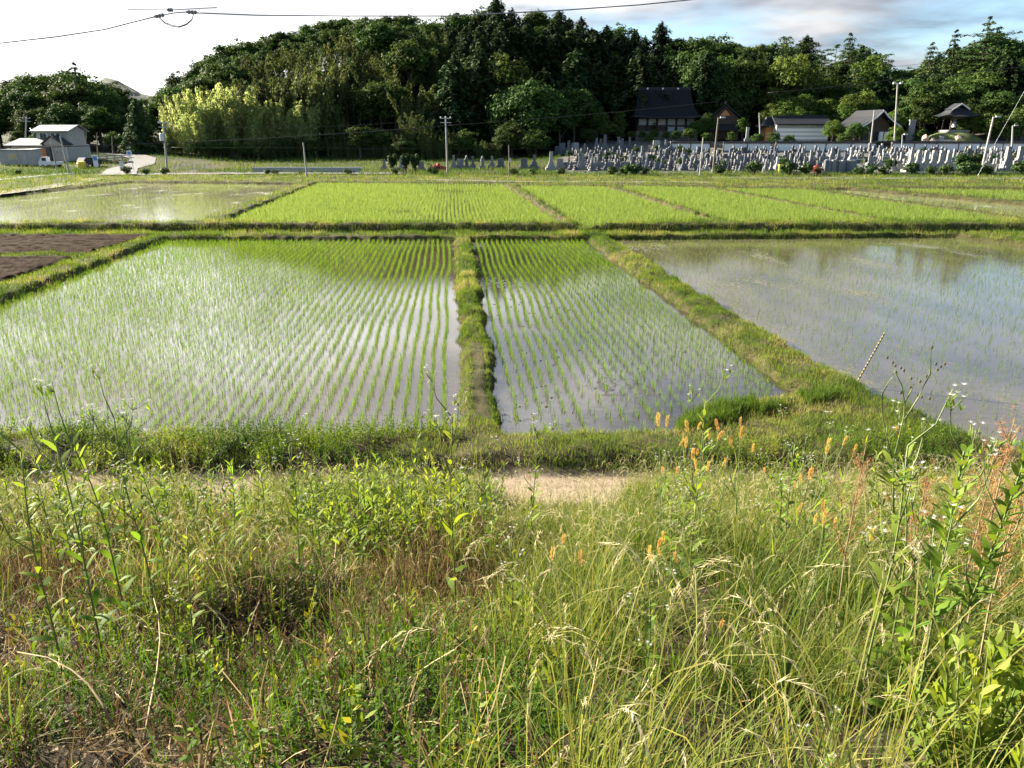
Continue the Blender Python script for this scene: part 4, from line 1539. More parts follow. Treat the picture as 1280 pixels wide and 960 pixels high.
def grave_proto(kind, mat):
    """a family grave: stepped base and upright stone, local to the ground"""
    t = thing('gravestone', None, None)
    b = MB()
    if kind == 'pillar':
        b.box((0, 0, .17), (1.25, 1.15, .5)).box((0, 0, .60), (.9, .85, .36)).box((0, 0, .92), (.62, .6, .28))
        s = MB().box((0, 0, 1.52), (.36, .36, .92), taper=.97)
    elif kind == 'tall':
        b.box((0, 0, .2), (1.5, 1.4, .6)).box((0, 0, .68), (1.1, 1.0, .36)).box((0, 0, 1.02), (.78, .72, .32)).box((0, 0, 1.28), (.56, .52, .2))
        s = MB().box((0, 0, 1.98), (.42, .42, 1.2), taper=.96)
    elif kind == 'slab':
        b.box((0, 0, .2), (1.5, 1.1, .6)).box((0, 0, .6), (1.15, .75, .2))
        s = MB().box((0, 0, 1.15), (.95, .3, .9), taper=.94)
    else:                                       # five storey tower
        b.box((0, 0, .15), (1.0, 1.0, .5)).box((0, 0, .5), (.7, .7, .3))
        s = MB().box((0, 0, .85), (.5, .5, .4)).lathe([(.12, 1.05), (.3, 1.2), (.3, 1.4), (.1, 1.52)], 10).box((0, 0, 1.58), (.66, .66, .14), taper=.5).lathe([(.2, 1.65), (.22, 1.8), (.08, 1.95), (.02, 2.1)], 10)
    k = MB().box((-.42, -.75, .35), (.16, .16, .7)).box((.42, -.75, .35), (.16, .16, .7))
    base = b.build('stepped_base', mat, t)
    st = s.build('upright_stone', mat, t)
    vs_ = k.build('flower_vase', mat, t)
    return t, [base, st, vs_]


TONE = ['pale', 'grey', 'blue grey', 'dark polished']
SHAPE = {'pillar': 'pillar', 'tall': 'tall stepped', 'slab': 'broad slab', 'tower': 'tower shaped'}


def build_graves():
    protos = {}

    def put(kind, mi, x, y, s, rz, label, group):
        key = (kind, mi)
        z = gz(x, y)
        if key not in protos:
            o, ch = grave_proto(kind, ST[mi])
            protos[key] = (o, ch)
        else:
            o0, ch = protos[key]
            o = o0.copy()
            COL.objects.link(o)
            for c in ch:
                q = c.copy()
                COL.objects.link(q)
                q.parent = o
        o.location = (x, y, z - .05)
        o.rotation_euler = (0, 0, rz)
        o.scale = (s, s, s)
        tag(o, label, 'gravestone', group)
        return o
    n = 0
    rows = [121, 125, 129, 133, 137, 141.5, 146, 150.5, 155]
    for ri, Y in enumerate(rows):
        px = 712 if ri > 0 else 860
        while px < 1310 and n < 246:
            step = (13.5 if px < 930 else 9.2) * (.75 + .5 * rng.random())
            px += step
            if 1040 < px < 1112 and 118 < Y < 136 and rng.random() < .75:
                continue
            if 905 < px < 1000 and Y > 147 and rng.random() < .5:
                continue
            if 985 < px < 1070 and ri in (0, 1):
                continue
            if 1125 < px < 1200 and ri < 2:
                continue
            if px > 1000 and ri < 2 and rng.random() < .4:
                continue
            if px < 850 and ri in (1, 2) and rng.random() < .4:
                continue
            x = P(px, 200, Y).x
            kind = random.choices(['pillar', 'tall', 'slab', 'tower'], [5, 4, 2, .7])[0]
            mi = random.choices([0, 1, 2, 3], [2.2, 4, 2.5, .8] if px > 1030 else [.8, 3, 5, 2])[0]  # darker stones favoured towards the temple, painting in the hill's shade
            where = 'in the shaded ground below the temple' if px < 900 else 'in the shade below the white hall' if px < 1060 else 'in the sunlight below the bell tower'
            deep = 'nearest the road' if ri < 2 else 'in the front rows' if ri < 4 else 'in the middle rows' if ri < 7 else 'in the back rows by the wall'
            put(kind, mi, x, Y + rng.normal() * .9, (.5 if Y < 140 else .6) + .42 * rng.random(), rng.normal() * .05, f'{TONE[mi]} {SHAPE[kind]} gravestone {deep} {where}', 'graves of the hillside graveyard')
            n += 1
    for i in range(27):
        px, Y = 694 + 150 * random.random(), 160 + 11 * random.random()
        if px > 800:
            Y = 160.5 - 2 * random.random()
        kind, mi = random.choice(['pillar', 'tall', 'slab', 'pillar', 'tower']), random.choice([1, 2, 2, 0])
        put(kind, mi, P(px, 200, Y).x, Y, .8 + .6 * random.random(), 0, f'{TONE[mi]} {SHAPE[kind]} gravestone in the highest shaded rows under the dark cedars', 'graves under the cedars')
    # the many further stones one could not count, crowded between the others
    V, F, A = [], [], []
    def bx(x, y, z, sx, sy, sz, r):
        o = len(V)
        for a, b, c in ((-1, -1, 0), (1, -1, 0), (1, 1, 0), (-1, 1, 0), (-1, -1, 1), (1, -1, 1), (1, 1, 1), (-1, 1, 1)):
            V.append((x + a * sx / 2, y + b * sy / 2, z + c * sz))
            A.append(r)
        F.extend([(o, o + 3, o + 2, o + 1), (o + 4, o + 5, o + 6, o + 7), (o, o + 1, o + 5, o + 4), (o + 1, o + 2, o + 6, o + 5), (o + 2, o + 3, o + 7, o + 6), (o + 3, o, o + 4, o + 7)])
    for i in range(430):
        Y = 123 + 36 * random.random()
        px = 705 + 590 * random.random()
        if (1035 < px < 1112 and Y < 137 and random.random() < .9) or (px > 1120 and Y < 125):
            continue
        x = P(px, 200, Y).x
        z, r, s = gz(x, Y), random.random() * (.42 if px < 1030 else .95), .55 + .4 * random.random()  # tone capped lower towards the temple, shade put into the stone colour
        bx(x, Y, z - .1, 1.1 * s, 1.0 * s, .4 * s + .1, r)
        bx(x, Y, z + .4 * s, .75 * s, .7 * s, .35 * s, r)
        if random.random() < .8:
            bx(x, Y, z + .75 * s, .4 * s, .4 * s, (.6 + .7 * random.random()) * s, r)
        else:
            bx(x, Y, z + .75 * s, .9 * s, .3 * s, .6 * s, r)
    m, nt, b, out = mat_new('mixed_granite')
    at = nt.nodes.new('ShaderNodeAttribute')
    at.attribute_name = 'rnd'
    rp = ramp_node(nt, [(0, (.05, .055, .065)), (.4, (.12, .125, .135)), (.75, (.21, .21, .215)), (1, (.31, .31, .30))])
    nt.links.new(at.outputs['Fac'], rp.inputs[0])
    nt.links.new(rp.outputs[0], b.inputs['Base Color'])
    b.inputs['Roughness'].default_value = .55
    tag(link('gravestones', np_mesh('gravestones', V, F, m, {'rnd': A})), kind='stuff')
    # six stepped graves in a row by the road
    for i in range(6):
        px = 1139 + 9.4 * i
        put('tall', 0, P(px, 200, 118.5).x, 118.5, 1.3, 0, ['first', 'second', 'third', 'fourth', 'fifth', 'last'][i] + ' from the left of six pale stepped graves by the road', 'six graves by the road')
    for i, px in enumerate((1259, 1274)):
        put('tall', 1, P(px, 200, 121).x, 121, 1.5, 0, ['left', 'right'][i] + ' one of two tall grey graves right of the leaning pole', 'two graves right of the pole')
    # the scattered graves at the left end
    for px, Y, kind, mi, s in ((567, 132, 'tall', 1, .9), (575, 133, 'slab', 1, 1.1), (583, 133, 'tower', 2, 1.1), (591, 132, 'tall', 2, .85), (603, 133, 'tower', 1, 1.1), (615, 134, 'pillar', 1, 1.1), (626, 134, 'slab', 2, 1.1),
                               (655, 130, 'slab', 2, 1.2), (668, 131, 'pillar', 2, 1.2), (689, 126, 'tall', 0, 1.15), (700, 128, 'slab', 1, 1.1), (728, 127, 'tall', 1, 1.0), (744, 127, 'pillar', 1, 1.0), (480, 126, 'pillar', 1, .9), (501, 127, 'pillar', 0, 1.0), (526, 126, 'slab', 1, 1.0)):
        put(kind, mi, P(px, 200, Y).x, Y, s, rng.normal() * .1, f'{TONE[mi]} {SHAPE[kind]} gravestone apart on the grass ' + ('beside the dark columnar shrubs' if px < 530 else 'right of the concrete pole' if px < 640 else 'at the foot of the dark wood'), 'scattered graves left of the graveyard')
    # low retaining walls of the terraces
    for a, b, Y, h, lab in ((1122, 1290, 123.2, 1.0, 'pale concrete terrace wall behind the six pale graves'), (700, 830, 131, .9, 'grey stone terrace wall in the shaded lower graveyard'), (1000, 1120, 138.8, .7, 'grey terrace wall between grave rows below the hall'), (900, 985, 139, .8, 'dark terrace wall in the shaded middle graves')):
        pa, pb = gp(a, Y), gp(b, Y)
        t = thing('terrace_wall', lab, 'wall', pa)
        L_ = pb.x - pa.x
        MB().box((L_ / 2, 0, h / 2 - .3), (L_, .3, h + .6)).build('wall_body', ST[1] if 'pale' not in lab else M_CONC, t)
        MB().box((L_ / 2, 0, h + .05), (L_ + .1, .42, .1)).build('coping', ST[0] if 'pale' in lab else ST[1], t)
    # stone block monument by the road
    t = thing('stone_block_wall', 'grey wall of upright stone slabs beside the road', 'stones', gp(1031, 116))
    x = 0
    for i in range(9):
        w = .36 + .22 * rng.random()
        MB().box((x + w / 2, .1 * rng.normal(), .85 + .1 * rng.random()), (w - .03, .7, 1.9 + .25 * rng.random()), taper=.94).build('slab', ST[1 if i % 3 else 2], t)
        x += w
    t = thing('signboard', 'small yellow box sign among the graves by the road', 'sign', gp(977, 116.5))
    MB().box((0, 0, .75), (.62, .4, 1.1)).build('box', M_YELL, t)
    MB().box((0, 0, .1), (.8, .5, .25)).build('base', M_CONC, t)
    # kerb along the road
    t = thing('road_kerb', 'pale concrete kerb between the grave road and hedge bushes', 'kerb', gp(1118, 114))
    MB().box((15, 0, .12), (32, .3, .5)).build('kerb_body', M_CONC, t)
    t = thing('steel_handrail', 'low pipe handrail along the ramp beside the stone slabs', 'railing', gp(1022, 121))
    MB().tube([(0, 0, 1.5), (4, 1, 1.7), (9, 4, 1.9)], .05, 6).build('rail', M_STEEL, t)
    for i in range(5):
        MB().tube([(2.2 * i, [0, .55, 1.3, 2.6, 3.9][i], 0), (2.2 * i, [0, .55, 1.3, 2.6, 3.9][i], 1.6 + .07 * i)], .04, 6).build('post', M_STEEL, t)
    # red machine by the concrete pole
    t = thing('farm_machine', 'red farm tiller with handlebars beside the concrete pole', 'machine', gp(545, 124), R(25))
    MB().box((0, 0, .75), (1.1, .6, .5)).box((.35, 0, 1.1), (.45, .45, .35)).build('engine_body', M_RED, t)
    MB().tube([(-.4, -.25, .8), (-1.4, -.3, 1.35)], .035, 6).build('handlebar', M_BLACK, t)
    MB().tube([(-.4, .25, .8), (-1.4, .3, 1.35)], .035, 6).build('handlebar', M_BLACK, t)
    for s in (-1, 1):
        w = MB().tube([(.15, s * .38, .38), (.15, s * .56, .38)], .4, 14).build('wheel', M_BLACK, t)
        MB().tube([(.15, s * .55, .38), (.15, s * .58, .38)], .18, 10).build('rim', M_RED, w)
    MB().prism([(.5, .15), (1.5, .35), (1.5, .75), (.5, .95)], -.45, .45).build('rotor_hood', M_RED, t)


build_graves()


def build_bushes():
    """round hedge bushes and clipped shrubs along the far edge of the fields"""
    pr = [proto_bush(M_BUSH, 1.2, .8, .10, 16), proto_bush(M_BUSH, 1.2, .75, .10, 12)]
    col = proto_bush(M_BUSH, 2.6, .62, .11, 26)
    n = 0

    def put(p, px, py, Y, sx, sz, label, group):
        q = P(px, py, Y)
        q.z = gz(q.x, Y) - .05
        o = thing('bush', label, 'bush', q, random.random() * 6.28, group, (sx, sx, sz))
        link('stems', p[0], o)
        link('foliage', p[1], o)
    for px, s in ((159, 1.25), (183, .95), (207, 1.1), (24, .8), (335, .7), (344, .8), (376, .5), (435, .9)):
        put(pr[random.randrange(2)], px, 222, 113.5, s, s, 'round dark bush on the field edge along the left road', 'round bushes along the left road')
    for px, s in ((494, 1.1), (541, 1.3), (642, .9), (666, 1.0), (701, 1.0), (765, 1.2), (782, 1.3), (793, 1.5), (806, 1.1)):
        put(pr[random.randrange(2)], px, 224, 113, s, s, 'round dark bush along the gravel track before the graves', 'round bushes along the gravel track')
    for px, s in ((897, 1.4), (941, 1.9), (985, 1.8), (1007, 1.5), (1022, 1.1), (1072, 1.2), (1088, 1.5), (1105, 1.2), (1138, 1.6), (1162, 1.3), (1181, 1.5), (1206, 1.8), (1222, 1.6), (1234, 1.3), (1274, 1.8)):
        put(pr[random.randrange(2)], px, 223, 112.8, s, s, 'leafy round bush in the hedge along the graveyard road', 'hedge bushes along the graveyard road')
    for i, px in enumerate((491, 507, 519)):
        put(col, px, 210, 122, 1.25, 1.15, ['left', 'middle', 'right'][i] + ' one of three dark columnar shrubs by the gravel track', 'three columnar shrubs')
    for i, px in enumerate((1203, 1218)):
        put(col, px, 208, 120, 2.2, 1.2, ['left', 'right'][i] + ' one of two dark clipped trees among sunlit graves', 'two clipped trees among the graves')
    put(col, 1112, 212, 121, 1.8, .9, 'low spreading clipped pine by the graveyard entrance', None)
    put(col, 979, 211, 120, 1.5, 1.0, 'dark shrub behind the yellow box sign', None)
    for px, Y, sx, sz in ((1166, 168, 1.6, 1.5), (1204, 167, 1.5, 1.3), (1212, 168, 1.9, 1.8), (1190, 164, 1.1, .8), (1150, 166, 1.4, 1.2), (1181, 163.5, 1.0, .7)):
        put(pr[n % 2], px, 200, Y, sx, sz, 'clipped garden shrub around the foot of the bell tower', 'shrubs at the bell tower foot')
        n += 1
    red = proto_bush(leafy('red_petals', [(0, (.25, .03, .05)), (.6, (.4, .06, .08)), (1, (.5, .2, .2))], .2), 1.0, .7, .10, 10)
    for i in range(44):
        px, Y = 705 + 590 * random.random(), 123 + 34 * random.random()
        if px > 1000 and Y < 128:
            continue
        put(pr[i % 2], px, 200, Y, .7 + .5 * random.random(), .7 + .7 * random.random(), 'small dark shrub growing between the gravestones', 'shrubs between the graves')
    put(red, 1021, 217, 117, 1.6, 1.3, 'red flowering bush left of the stone slabs', None)
    put(red, 1011, 217, 118, .9, .9, 'small red flowering bush between graves', None)


build_bushes()


def pole(name, px, py_top, Y, rad, label, mat, lean=0., parts=(), cat='pole', base_px=None):
    top = P(px, py_top, Y)
    b = gp(base_px if base_px is not None else px, Y)
    t = thing(name, label, cat, b)
    h = top.z - b.z
    dx = top.x - b.x
    MB().tube([(0, 0, -.5), (dx * .5, 0, h * .5), (dx, 0, h)], [rad * 1.15, rad, rad * .8], 10).build('shaft', mat, t)
    for p in parts:
        if p == 'two_lamps':
            MB().box((dx, 0, h - .15), (1.5, .1, .1)).build('crossarm', M_STEEL, t)
            for s in (-1, 1):
                MB().box((dx + s * .68, -.15, h + .02), (.5, .4, .32), rx=R(-20)).build('lamp_head', M_LAMP, t)
        elif p == 'lamp':
            MB().tube([(dx, 0, h - .1), (dx + .5, -.1, h + .05)], .04, 6).build('bracket', M_STEEL, t)
            MB().box((dx + .6, -.1, h + .03), (.7, .3, .2)).build('lamp_head', M_LAMP, t)
        elif p == 'arms':
            for z in (.3, .9):
                MB().box((dx, -.12, h - z), (1.6, .1, .1)).build('crossarm', M_STEEL, t)
            for s in (-.7, 0, .7):
                MB().lathe([(.07, h - .25), (.09, h - .15), (.05, h - .08)], 8, (dx + s, -.12, 0)).build('insulator', M_WHITE, t)
        elif p == 'transformer':
            MB().lathe([(.3, h - 2.9), (.34, h - 2.8), (.34, h - 1.9), (.2, h - 1.75)], 12, (dx - .5, -.05, 0)).build('transformer', M_LAMP, t)
        elif p == 'box':
            MB().box((dx + .16, -.1, h * .55), (.3, .25, .5)).build('meter_box', M_STEEL, t)
    return t


def build_poles():
    pole('utility_pole', 204, 151, 122, .14, 'grey utility pole with transformer at the bamboo grove edge', M_POLE, parts=('arms', 'transformer'), base_px=207)
    pole('utility_pole', 557, 145, 118, .13, 'plain concrete pole between the fields and the hill foot', M_POLE, parts=('arms',), base_px=559)
    pole('utility_pole', 379, 178, 108, .10, 'slim grey pole at the corner of the bright green field', M_POLE, base_px=382)
    pole('utility_pole', 636, 181, 106, .09, 'slim dark pole at the head of the field divide', M_WOODP, base_px=637, parts=('box',))
    pole('lamp_post', 898, 147, 117, .13, 'weathered lamp post leaning before the shaded graves', M_WOODP, parts=('lamp',), base_px=892, cat='lamp post')
    pole('utility_pole', 879, 172, 110, .10, 'slim pole beside the weathered lamp post', M_POLE, base_px=876)
    pole('floodlight_pole', 1122, 104, 163, .16, 'tall floodlight pole with two lamp heads above the graves', M_POLE, parts=('two_lamps',), base_px=1116, cat='lamp post')
    pole('utility_pole', 1093, 138, 158, .14, 'pale pole standing before the dark roofed hall', M_POLE, base_px=1086)
    pole('lamp_post', 1242, 146, 116, .15, 'thick leaning concrete lamp post in front of sunlit graves', M_POLE, parts=('lamp',), base_px=1229, cat='lamp post')
    pole('lamp_post', 1266, 157, 158, .17, 'short green grey post behind the bright white wall', M_POLE, parts=('lamp',), base_px=1263, cat='lamp post')
    pole('utility_pole', 949, 141, 172, .14, 'pale pole by the entrance porch of the white hall', M_POLE, base_px=949)
    pole('lamp_post', 1128, 168, 150, .10, 'short slim lamp post among the sunlit graves', M_STEEL, parts=('lamp',), base_px=1126, cat='lamp post')
    pole('utility_pole', 33, 146, 168, .16, 'grey pole behind the prefabricated hut', M_POLE, parts=('arms',))
    pole('utility_pole', 63, 174, 130, .11, 'slim grey pole in front of the small white truck', M_POLE, base_px=69)
    pole('utility_pole', 75, 170, 117, .13, 'thick leaning grey pole at the field corner before the house', M_POLE, base_px=84)
    pole('wooden_post', 121, 168, 160, .11, 'bare wooden post in front of the dark wood', M_WOODP, parts=('box',), base_px=123)
    pole('wooden_post', 140, 170, 164, .11, 'thin bare post left of the rounded conifer', M_WOODP, base_px=142)
    pole('wooden_post', 108, 161, 166, .10, 'bare post close behind the pale house', M_WOODP, base_px=109)


build_poles()


def wire(pts, r, label, mat=None, sag=.0, n=14, cat='wire'):
    pp = []
    for a, b in zip(pts[:-1], pts[1:]):
        a, b = Vector(a), Vector(b)
        for i in range(n):
            t = i / n
            q = a.lerp(b, t)
            q.z -= sag * 4 * t * (1 - t) * (b - a).length / 30
            pp.append(q)
    pp.append(Vector(pts[-1]))
    base = pp[0].copy()
    o = MB().tube([p - base for p in pp], r, 6).build('overhead_wire', mat or M_CABLE, None, base, smooth=True)
    return tag(o, label, cat)


def build_wires():
    # the near line across the top of the picture with strain insulators and jumper loops
    Y = 15.0
    a, b = P(193, 21, Y), P(244, 16, Y)
    wire([P(-160, 72, Y), P(0, 54, Y), P(70, 46, Y), P(130, 37, Y), a], .011, 'grey overhead cable rising to the left insulator in the sky', M_CABLEG, 0, 6)
    wire([b, P(320, 19, Y), P(430, 20, Y), P(560, 20, Y), P(700, 13, Y), P(800, 6, Y), P(870, -1, Y), P(1000, -16, Y)], .011, 'grey overhead cable running from the insulators across the hilltop', M_CABLEG, 0, 6)
    wire([P(158, 11.7, Y + .4), P(212, 12.5, Y + .4), P(271, 9.5, Y + .4)], .008, 'thin short wire just above the two insulators', M_CABLEG)
    for p, q, lab in ((P(193, 21, Y), P(205, 18.5, Y), 'left strain insulator clamp on the overhead cable'), (P(233, 15, Y), P(246, 15.5, Y), 'right strain insulator clamp on the overhead cable'), (P(209, 12.4, Y + .4), P(216, 12.4, Y + .4), 'small clamp on the thin upper wire')):
        t = thing('strain_insulator', lab, 'insulator', p)
        d = q - p
        MB().tube([(0, 0, 0), d], .022, 6).build('rod', M_STEEL, t)
        for k in (.15, .45, .75):
            c = d * k
            MB().tube([c, c + d * .16], [.032, .036], 10).build('disc', M_CABLEG, t)
    t = thing('jumper_cable', 'looping jumper cables hanging under the two insulators', 'cable', P(200, 22, Y))
    o = P(200, 22, Y)
    for dd in (0, 3):
        MB().tube([P(px, py, Y) - o for px, py in ((199, 22), (206, 28 + dd * .4), (215, 31.5 + dd * .5), (224, 33 + dd * .4), (233, 30 + dd * .4), (240, 24 + dd * .3), (242, 17))], .008, 6).build('loop', M_CABLEG, t)
    wire([P(205, 18.5, Y), P(219, 16, Y), P(233, 15, Y)], .010, 'short tie wire between the two insulators', M_CABLEG)
    # the line along the fields in front of the hill
    Yp = 119
    wire([P(-120, 191, 117), P(-20, 187, 117), P(75, 183.5, 117), P(206, 178.5, 121), P(320, 173.5, 120), P(440, 166, 119), P(557, 157, 118)], .060, 'thick dark cable along the field poles before the bamboo', None, .05, 6)
    wire([P(557, 157, 118), P(640, 151, 118), P(760, 141, 117), P(898, 127, 117)], .045, 'dark cable from the concrete pole towards the temple', None, .05, 6)
    wire([P(204, 156, 122), P(320, 159, 121), P(440, 157, 119), P(557, 148, 118)], .025, 'thin upper wire between the transformer pole and concrete pole', None, .1, 6)
    wire([P(204, 184, 122), P(380, 184.5, 119), P(557, 186, 118), P(700, 186, 118)], .022, 'thin lower wire sagging past the foot of the wood', None, .05, 6)
    wire([P(960, 116, 115), P(1060, 107, 114), P(1130, 97.5, 113), P(1200, 92, 112), P(1300, 81, 111), P(1400, 70, 110)], .055, 'thick dark cable rising across the right hand trees', None, .04, 6)
    wire([P(1112, 84, 118), P(1150, 80, 117), P(1180, 77, 116)], .02, 'thin wire against the sky right of the firs', None, .0, 6)
    wire([P(1216, 231, 110), P(1250, 168, 112), P(1290, 97, 114)], .022, 'taut grey guy wire beside the thick leaning lamp post', M_STEEL, 0, 4, 'guy wire')
    wire([P(38, 160, 168), P(44, 178, 166)], .05, 'short guy wire on the pole behind the hut', M_STEEL, 0, 4, 'guy wire')


build_wires()


def build_stake():
    b = G(1074, 473, .2)
    top = P(1106, 416, b.y + .1)
    t = thing('striped_stake', 'black and yellow striped stake leaning out of the far paddy edge', 'stake', b)
    d = top - b
    MB().tube([-d * .15, d], .018, 10).build('rod', solid('dull_yellow', (.42, .33, .10), (.34, .26, .08), 8, .6), t)
    n = 14
    mb = MB()
    for i in range(n):
        k = i / n
        mb.tube([d * (k + .005), d * (k + .62 / n)], .0215, 10)
    mb.build('stripes', M_BLACK, t)


build_stake()
# ------------------------------------------------------------------ rice in the paddies
M_RICE = leafy('rice_blades', [(0, (.055, .125, .014)), (.5, (.09, .175, .02)), (1, (.15, .225, .035))], .45, obj_var=0)
M_RICEF = leafy('far_rice_blades', [(0, (.10, .165, .034)), (.5, (.145, .215, .048)), (1, (.20, .255, .07))], .45, obj_var=0)
M_STRAW = leafy('floating_straw', [(0, (.14, .10, .05)), (.5, (.30, .25, .13)), (1, (.42, .36, .2))], .1, obj_var=0)
ROW = np.array([-0.0733, 0.9973])
ACR = np.array([0.9973, 0.0733])


def rice_points(poly, row, step, jit, inset, x_lim=None):
    P_ = np.array(poly)
    u = P_ @ ROW
    v = P_ @ ACR
    us = np.arange(u.min(), u.max(), step)
    vsr = np.arange(v.min(), v.max(), row)
    U, V_ = np.meshgrid(us, vsr)
    V_ = V_ + .17 * (vnoise(U * .25, V_ * .6, 1, 2) - .5) + jit * rng.normal(size=U.shape)
    U = U + step * .25 * rng.normal(size=U.shape)
    x = U.ravel() * ROW[0] + V_.ravel() * ACR[0]
    y = U.ravel() * ROW[1] + V_.ravel() * ACR[1]
    k = poly_sd(x, y, poly) > inset
    px, py = proj(x, y, 0)
    k &= (px > -160) & (px < 1440)
    return x[k], y[k]


def rice_strips(S, x, y, z, h, nb, width, spread=.45, droop=.5, segs=2):
    n = len(x)
    X, Y = np.repeat(x, nb), np.repeat(y, nb)
    m = len(X)
    az = rng.random(m) * 6.283
    tilt = np.abs(rng.normal(size=m)) * spread
    base = np.stack([X + .025 * rng.normal(size=m), Y + .025 * rng.normal(size=m), np.full(m, z - .02)], 1)
    hh = np.repeat(h * (.75 + .5 * rng.random(n)), nb) * (.7 + .5 * rng.random(m))
    S.add(base, dirs(az, tilt), hh, width, droop, segs, 'blade')


def build_rice():
    S = Strips()
    lab = 'slender green rice seedling standing in the nearest flooded rows'
    near = []
    for k in 'AB':
        w, poly = POLY[k]
        x, y = rice_points(poly, .30, .145 if k == 'A' else .155, .012, .22)
        # patchy stand, gaps where the planter missed
        keep = fbm(x, y, .35, 12, 3) > (.02 if k == 'A' else .16)
        keep &= rng.random(len(x)) < (.93 if k == 'A' else np.clip(.55 + .5 * sstep(15.5, 25, y), 0, 1))
        x, y = x[keep], y[keep]
        px, py = proj(x, y, 0)
        near.append((k, x, y, px, py))
    allx = np.concatenate([n[1] for n in near])
    ally = np.concatenate([n[2] for n in near])
    apx, apy = proj(allx, ally, .1)
    vis = (apx > 4) & (apx < 1276)
    order = np.argsort(np.where(vis, ally, 1e9))
    first = order[:300]
    rest = np.setdiff1d(np.arange(len(allx)), first)
    protos = []
    for i in range(6):
        T = Strips()
        rice_strips(T, np.zeros(1), np.zeros(1), 0, .19, 9, .009, .32, .7, 3)
        protos.append(T.mesh('rice_seedling', M_RICE))
    for j in first:
        o = link('rice_seedling', protos[random.randrange(6)], None, (allx[j], ally[j], 0))
        s = .8 + .45 * random.random()
        o.rotation_euler = (0, 0, random.random() * 6.28)
        o.scale = (s, s, s)
        tag(o, lab, 'rice', 'nearest rice seedlings')
    x, y = allx[rest], ally[rest]
    isnear = y < 28
    rice_strips(S, x[isnear], y[isnear], 0, .22, 9, .0085, .30, .7, 2)
    rice_strips(S, x[~isnear], y[~isnear], 0, .21, 7, .011, .32, .6, 2)
    # right paddy: only the thin new seedlings
    w, poly = POLY['C']
    x, y = rice_points(poly, .30, .22, .012, .25)
    keep = (rng.random(len(x)) < .75) & (x < 48)
    rice_strips(S, x[keep], y[keep], 0, .16, 7, .012, .4, .4, 1)
    S2 = Strips()
    for k, row, st, h, nb, wd in (('E', .30, .22, .34, 7, .022), ('F', .30, .24, .36, 8, .026), ('H', .30, .24, .36, 8, .026), ('I', .30, .26, .36, 8, .026), ('K', .36, .4, .30, 6, .035)):
        w, poly = POLY[k]
        x, y = rice_points(poly, row, st, .02, .25)
        kp = fbm(x, y, .12, 13, 2) > .18
        rice_strips(S2, x[kp], y[kp], w, h, nb, wd, .38, .7, 2)
    for k, h, p in (('D', .20, .95), ('J', .18, .6)):
        w, poly = POLY[k]
        x, y = rice_points(poly, .33, .4, .03, .3)
        kp = rng.random(len(x)) < p * sstep(.25, .6, fbm(x, y, .12, 14, 3)) * 1.2
        rice_strips(S2, x[kp], y[kp], w, h, 4, .022, .5, .6, 1)
    # bits of straw afloat at the near edge, clods of mud that break the surface
    D = Strips()
    n = 5200
    x, y = -14 + 14 * rng.random(n), 15 + 9 * rng.random(n) ** 1.6
    k = (poly_sd(x, y, POLY['A'][1]) > .1) & (fbm(x, y, .7, 51, 3) > .46)
    x, y = x[k], y[k]
    m = len(x)
    D.add(np.stack([x, y, np.full(m, .004)], 1), dirs(rng.random(m) * 6.283, np.full(m, 1.55)), .03 + .09 * rng.random(m), .006 + .012 * rng.random(m), .0, 1, 'leaf', .35 + .5 * rng.random(m))
    tag(link('straw_debris', D.mesh('straw_debris', M_STRAW)), kind='stuff')
    Vs, Fs = [], []
    n = 700
    x, y = -3.5 + 10.5 * rng.random(n), 15 + 26 * rng.random(n)
    ln = x + .0733 * (y - 15)
    k = (poly_sd(x, y, POLY['B'][1]) > .15) & ((np.abs(ln - .95 - .25 * (fbm(x, y, .5, 52) - .5)) < .16) | (fbm(x, y, .55, 53, 3) > .60))
    for a, b in zip(x[k], y[k]):
        o, r = len(Vs), .025 + .055 * rng.random()
        q = rng.random() * 6.28
        for j in range(6):
            rr = r * (.7 + .6 * rng.random())
            Vs.append((a + rr * math.cos(q + j * 1.047), b + rr * math.sin(q + j * 1.047), -.02))
        for j in range(3):
            rr = r * .45
            Vs.append((a + rr * math.cos(q + j * 2.09), b + rr * math.sin(q + j * 2.09), .008 + .016 * rng.random()))
        Fs += [(o, o + 1, o + 6), (o + 1, o + 2, o + 7), (o + 2, o + 3, o + 7), (o + 3, o + 4, o + 8), (o + 4, o + 5, o + 8), (o + 5, o, o + 6), (o + 1, o + 7, o + 6), (o + 3, o + 8, o + 7), (o + 5, o + 6, o + 8), (o + 6, o + 7, o + 8)]
    tag(link('mud', np_mesh('mud', Vs, Fs, solid('wet_mud', (.03, .024, .018), (.05, .04, .03), 8, .5, .4), smooth=True)), kind='stuff')
    tag(link('rice_seedlings', S.mesh('rice_seedlings', M_RICE)), kind='stuff')
    tag(link('dense_rice', S2.mesh('dense_rice', M_RICEF)), kind='stuff')


build_rice()


# ------------------------------------------------------------------ grass on the field banks
M_BANK = leafy('bank_grass_blades', [(0, (.05, .095, .016)), (.35, (.10, .155, .025)), (.7, (.18, .215, .045)), (.88, (.26, .24, .08)), (1, (.33, .27, .13))], .4, obj_var=0)
M_VERGE = leafy('verge_blades', [(0, (.04, .08, .014)), (.5, (.07, .115, .022)), (1, (.14, .15, .04))], .35, obj_var=0)


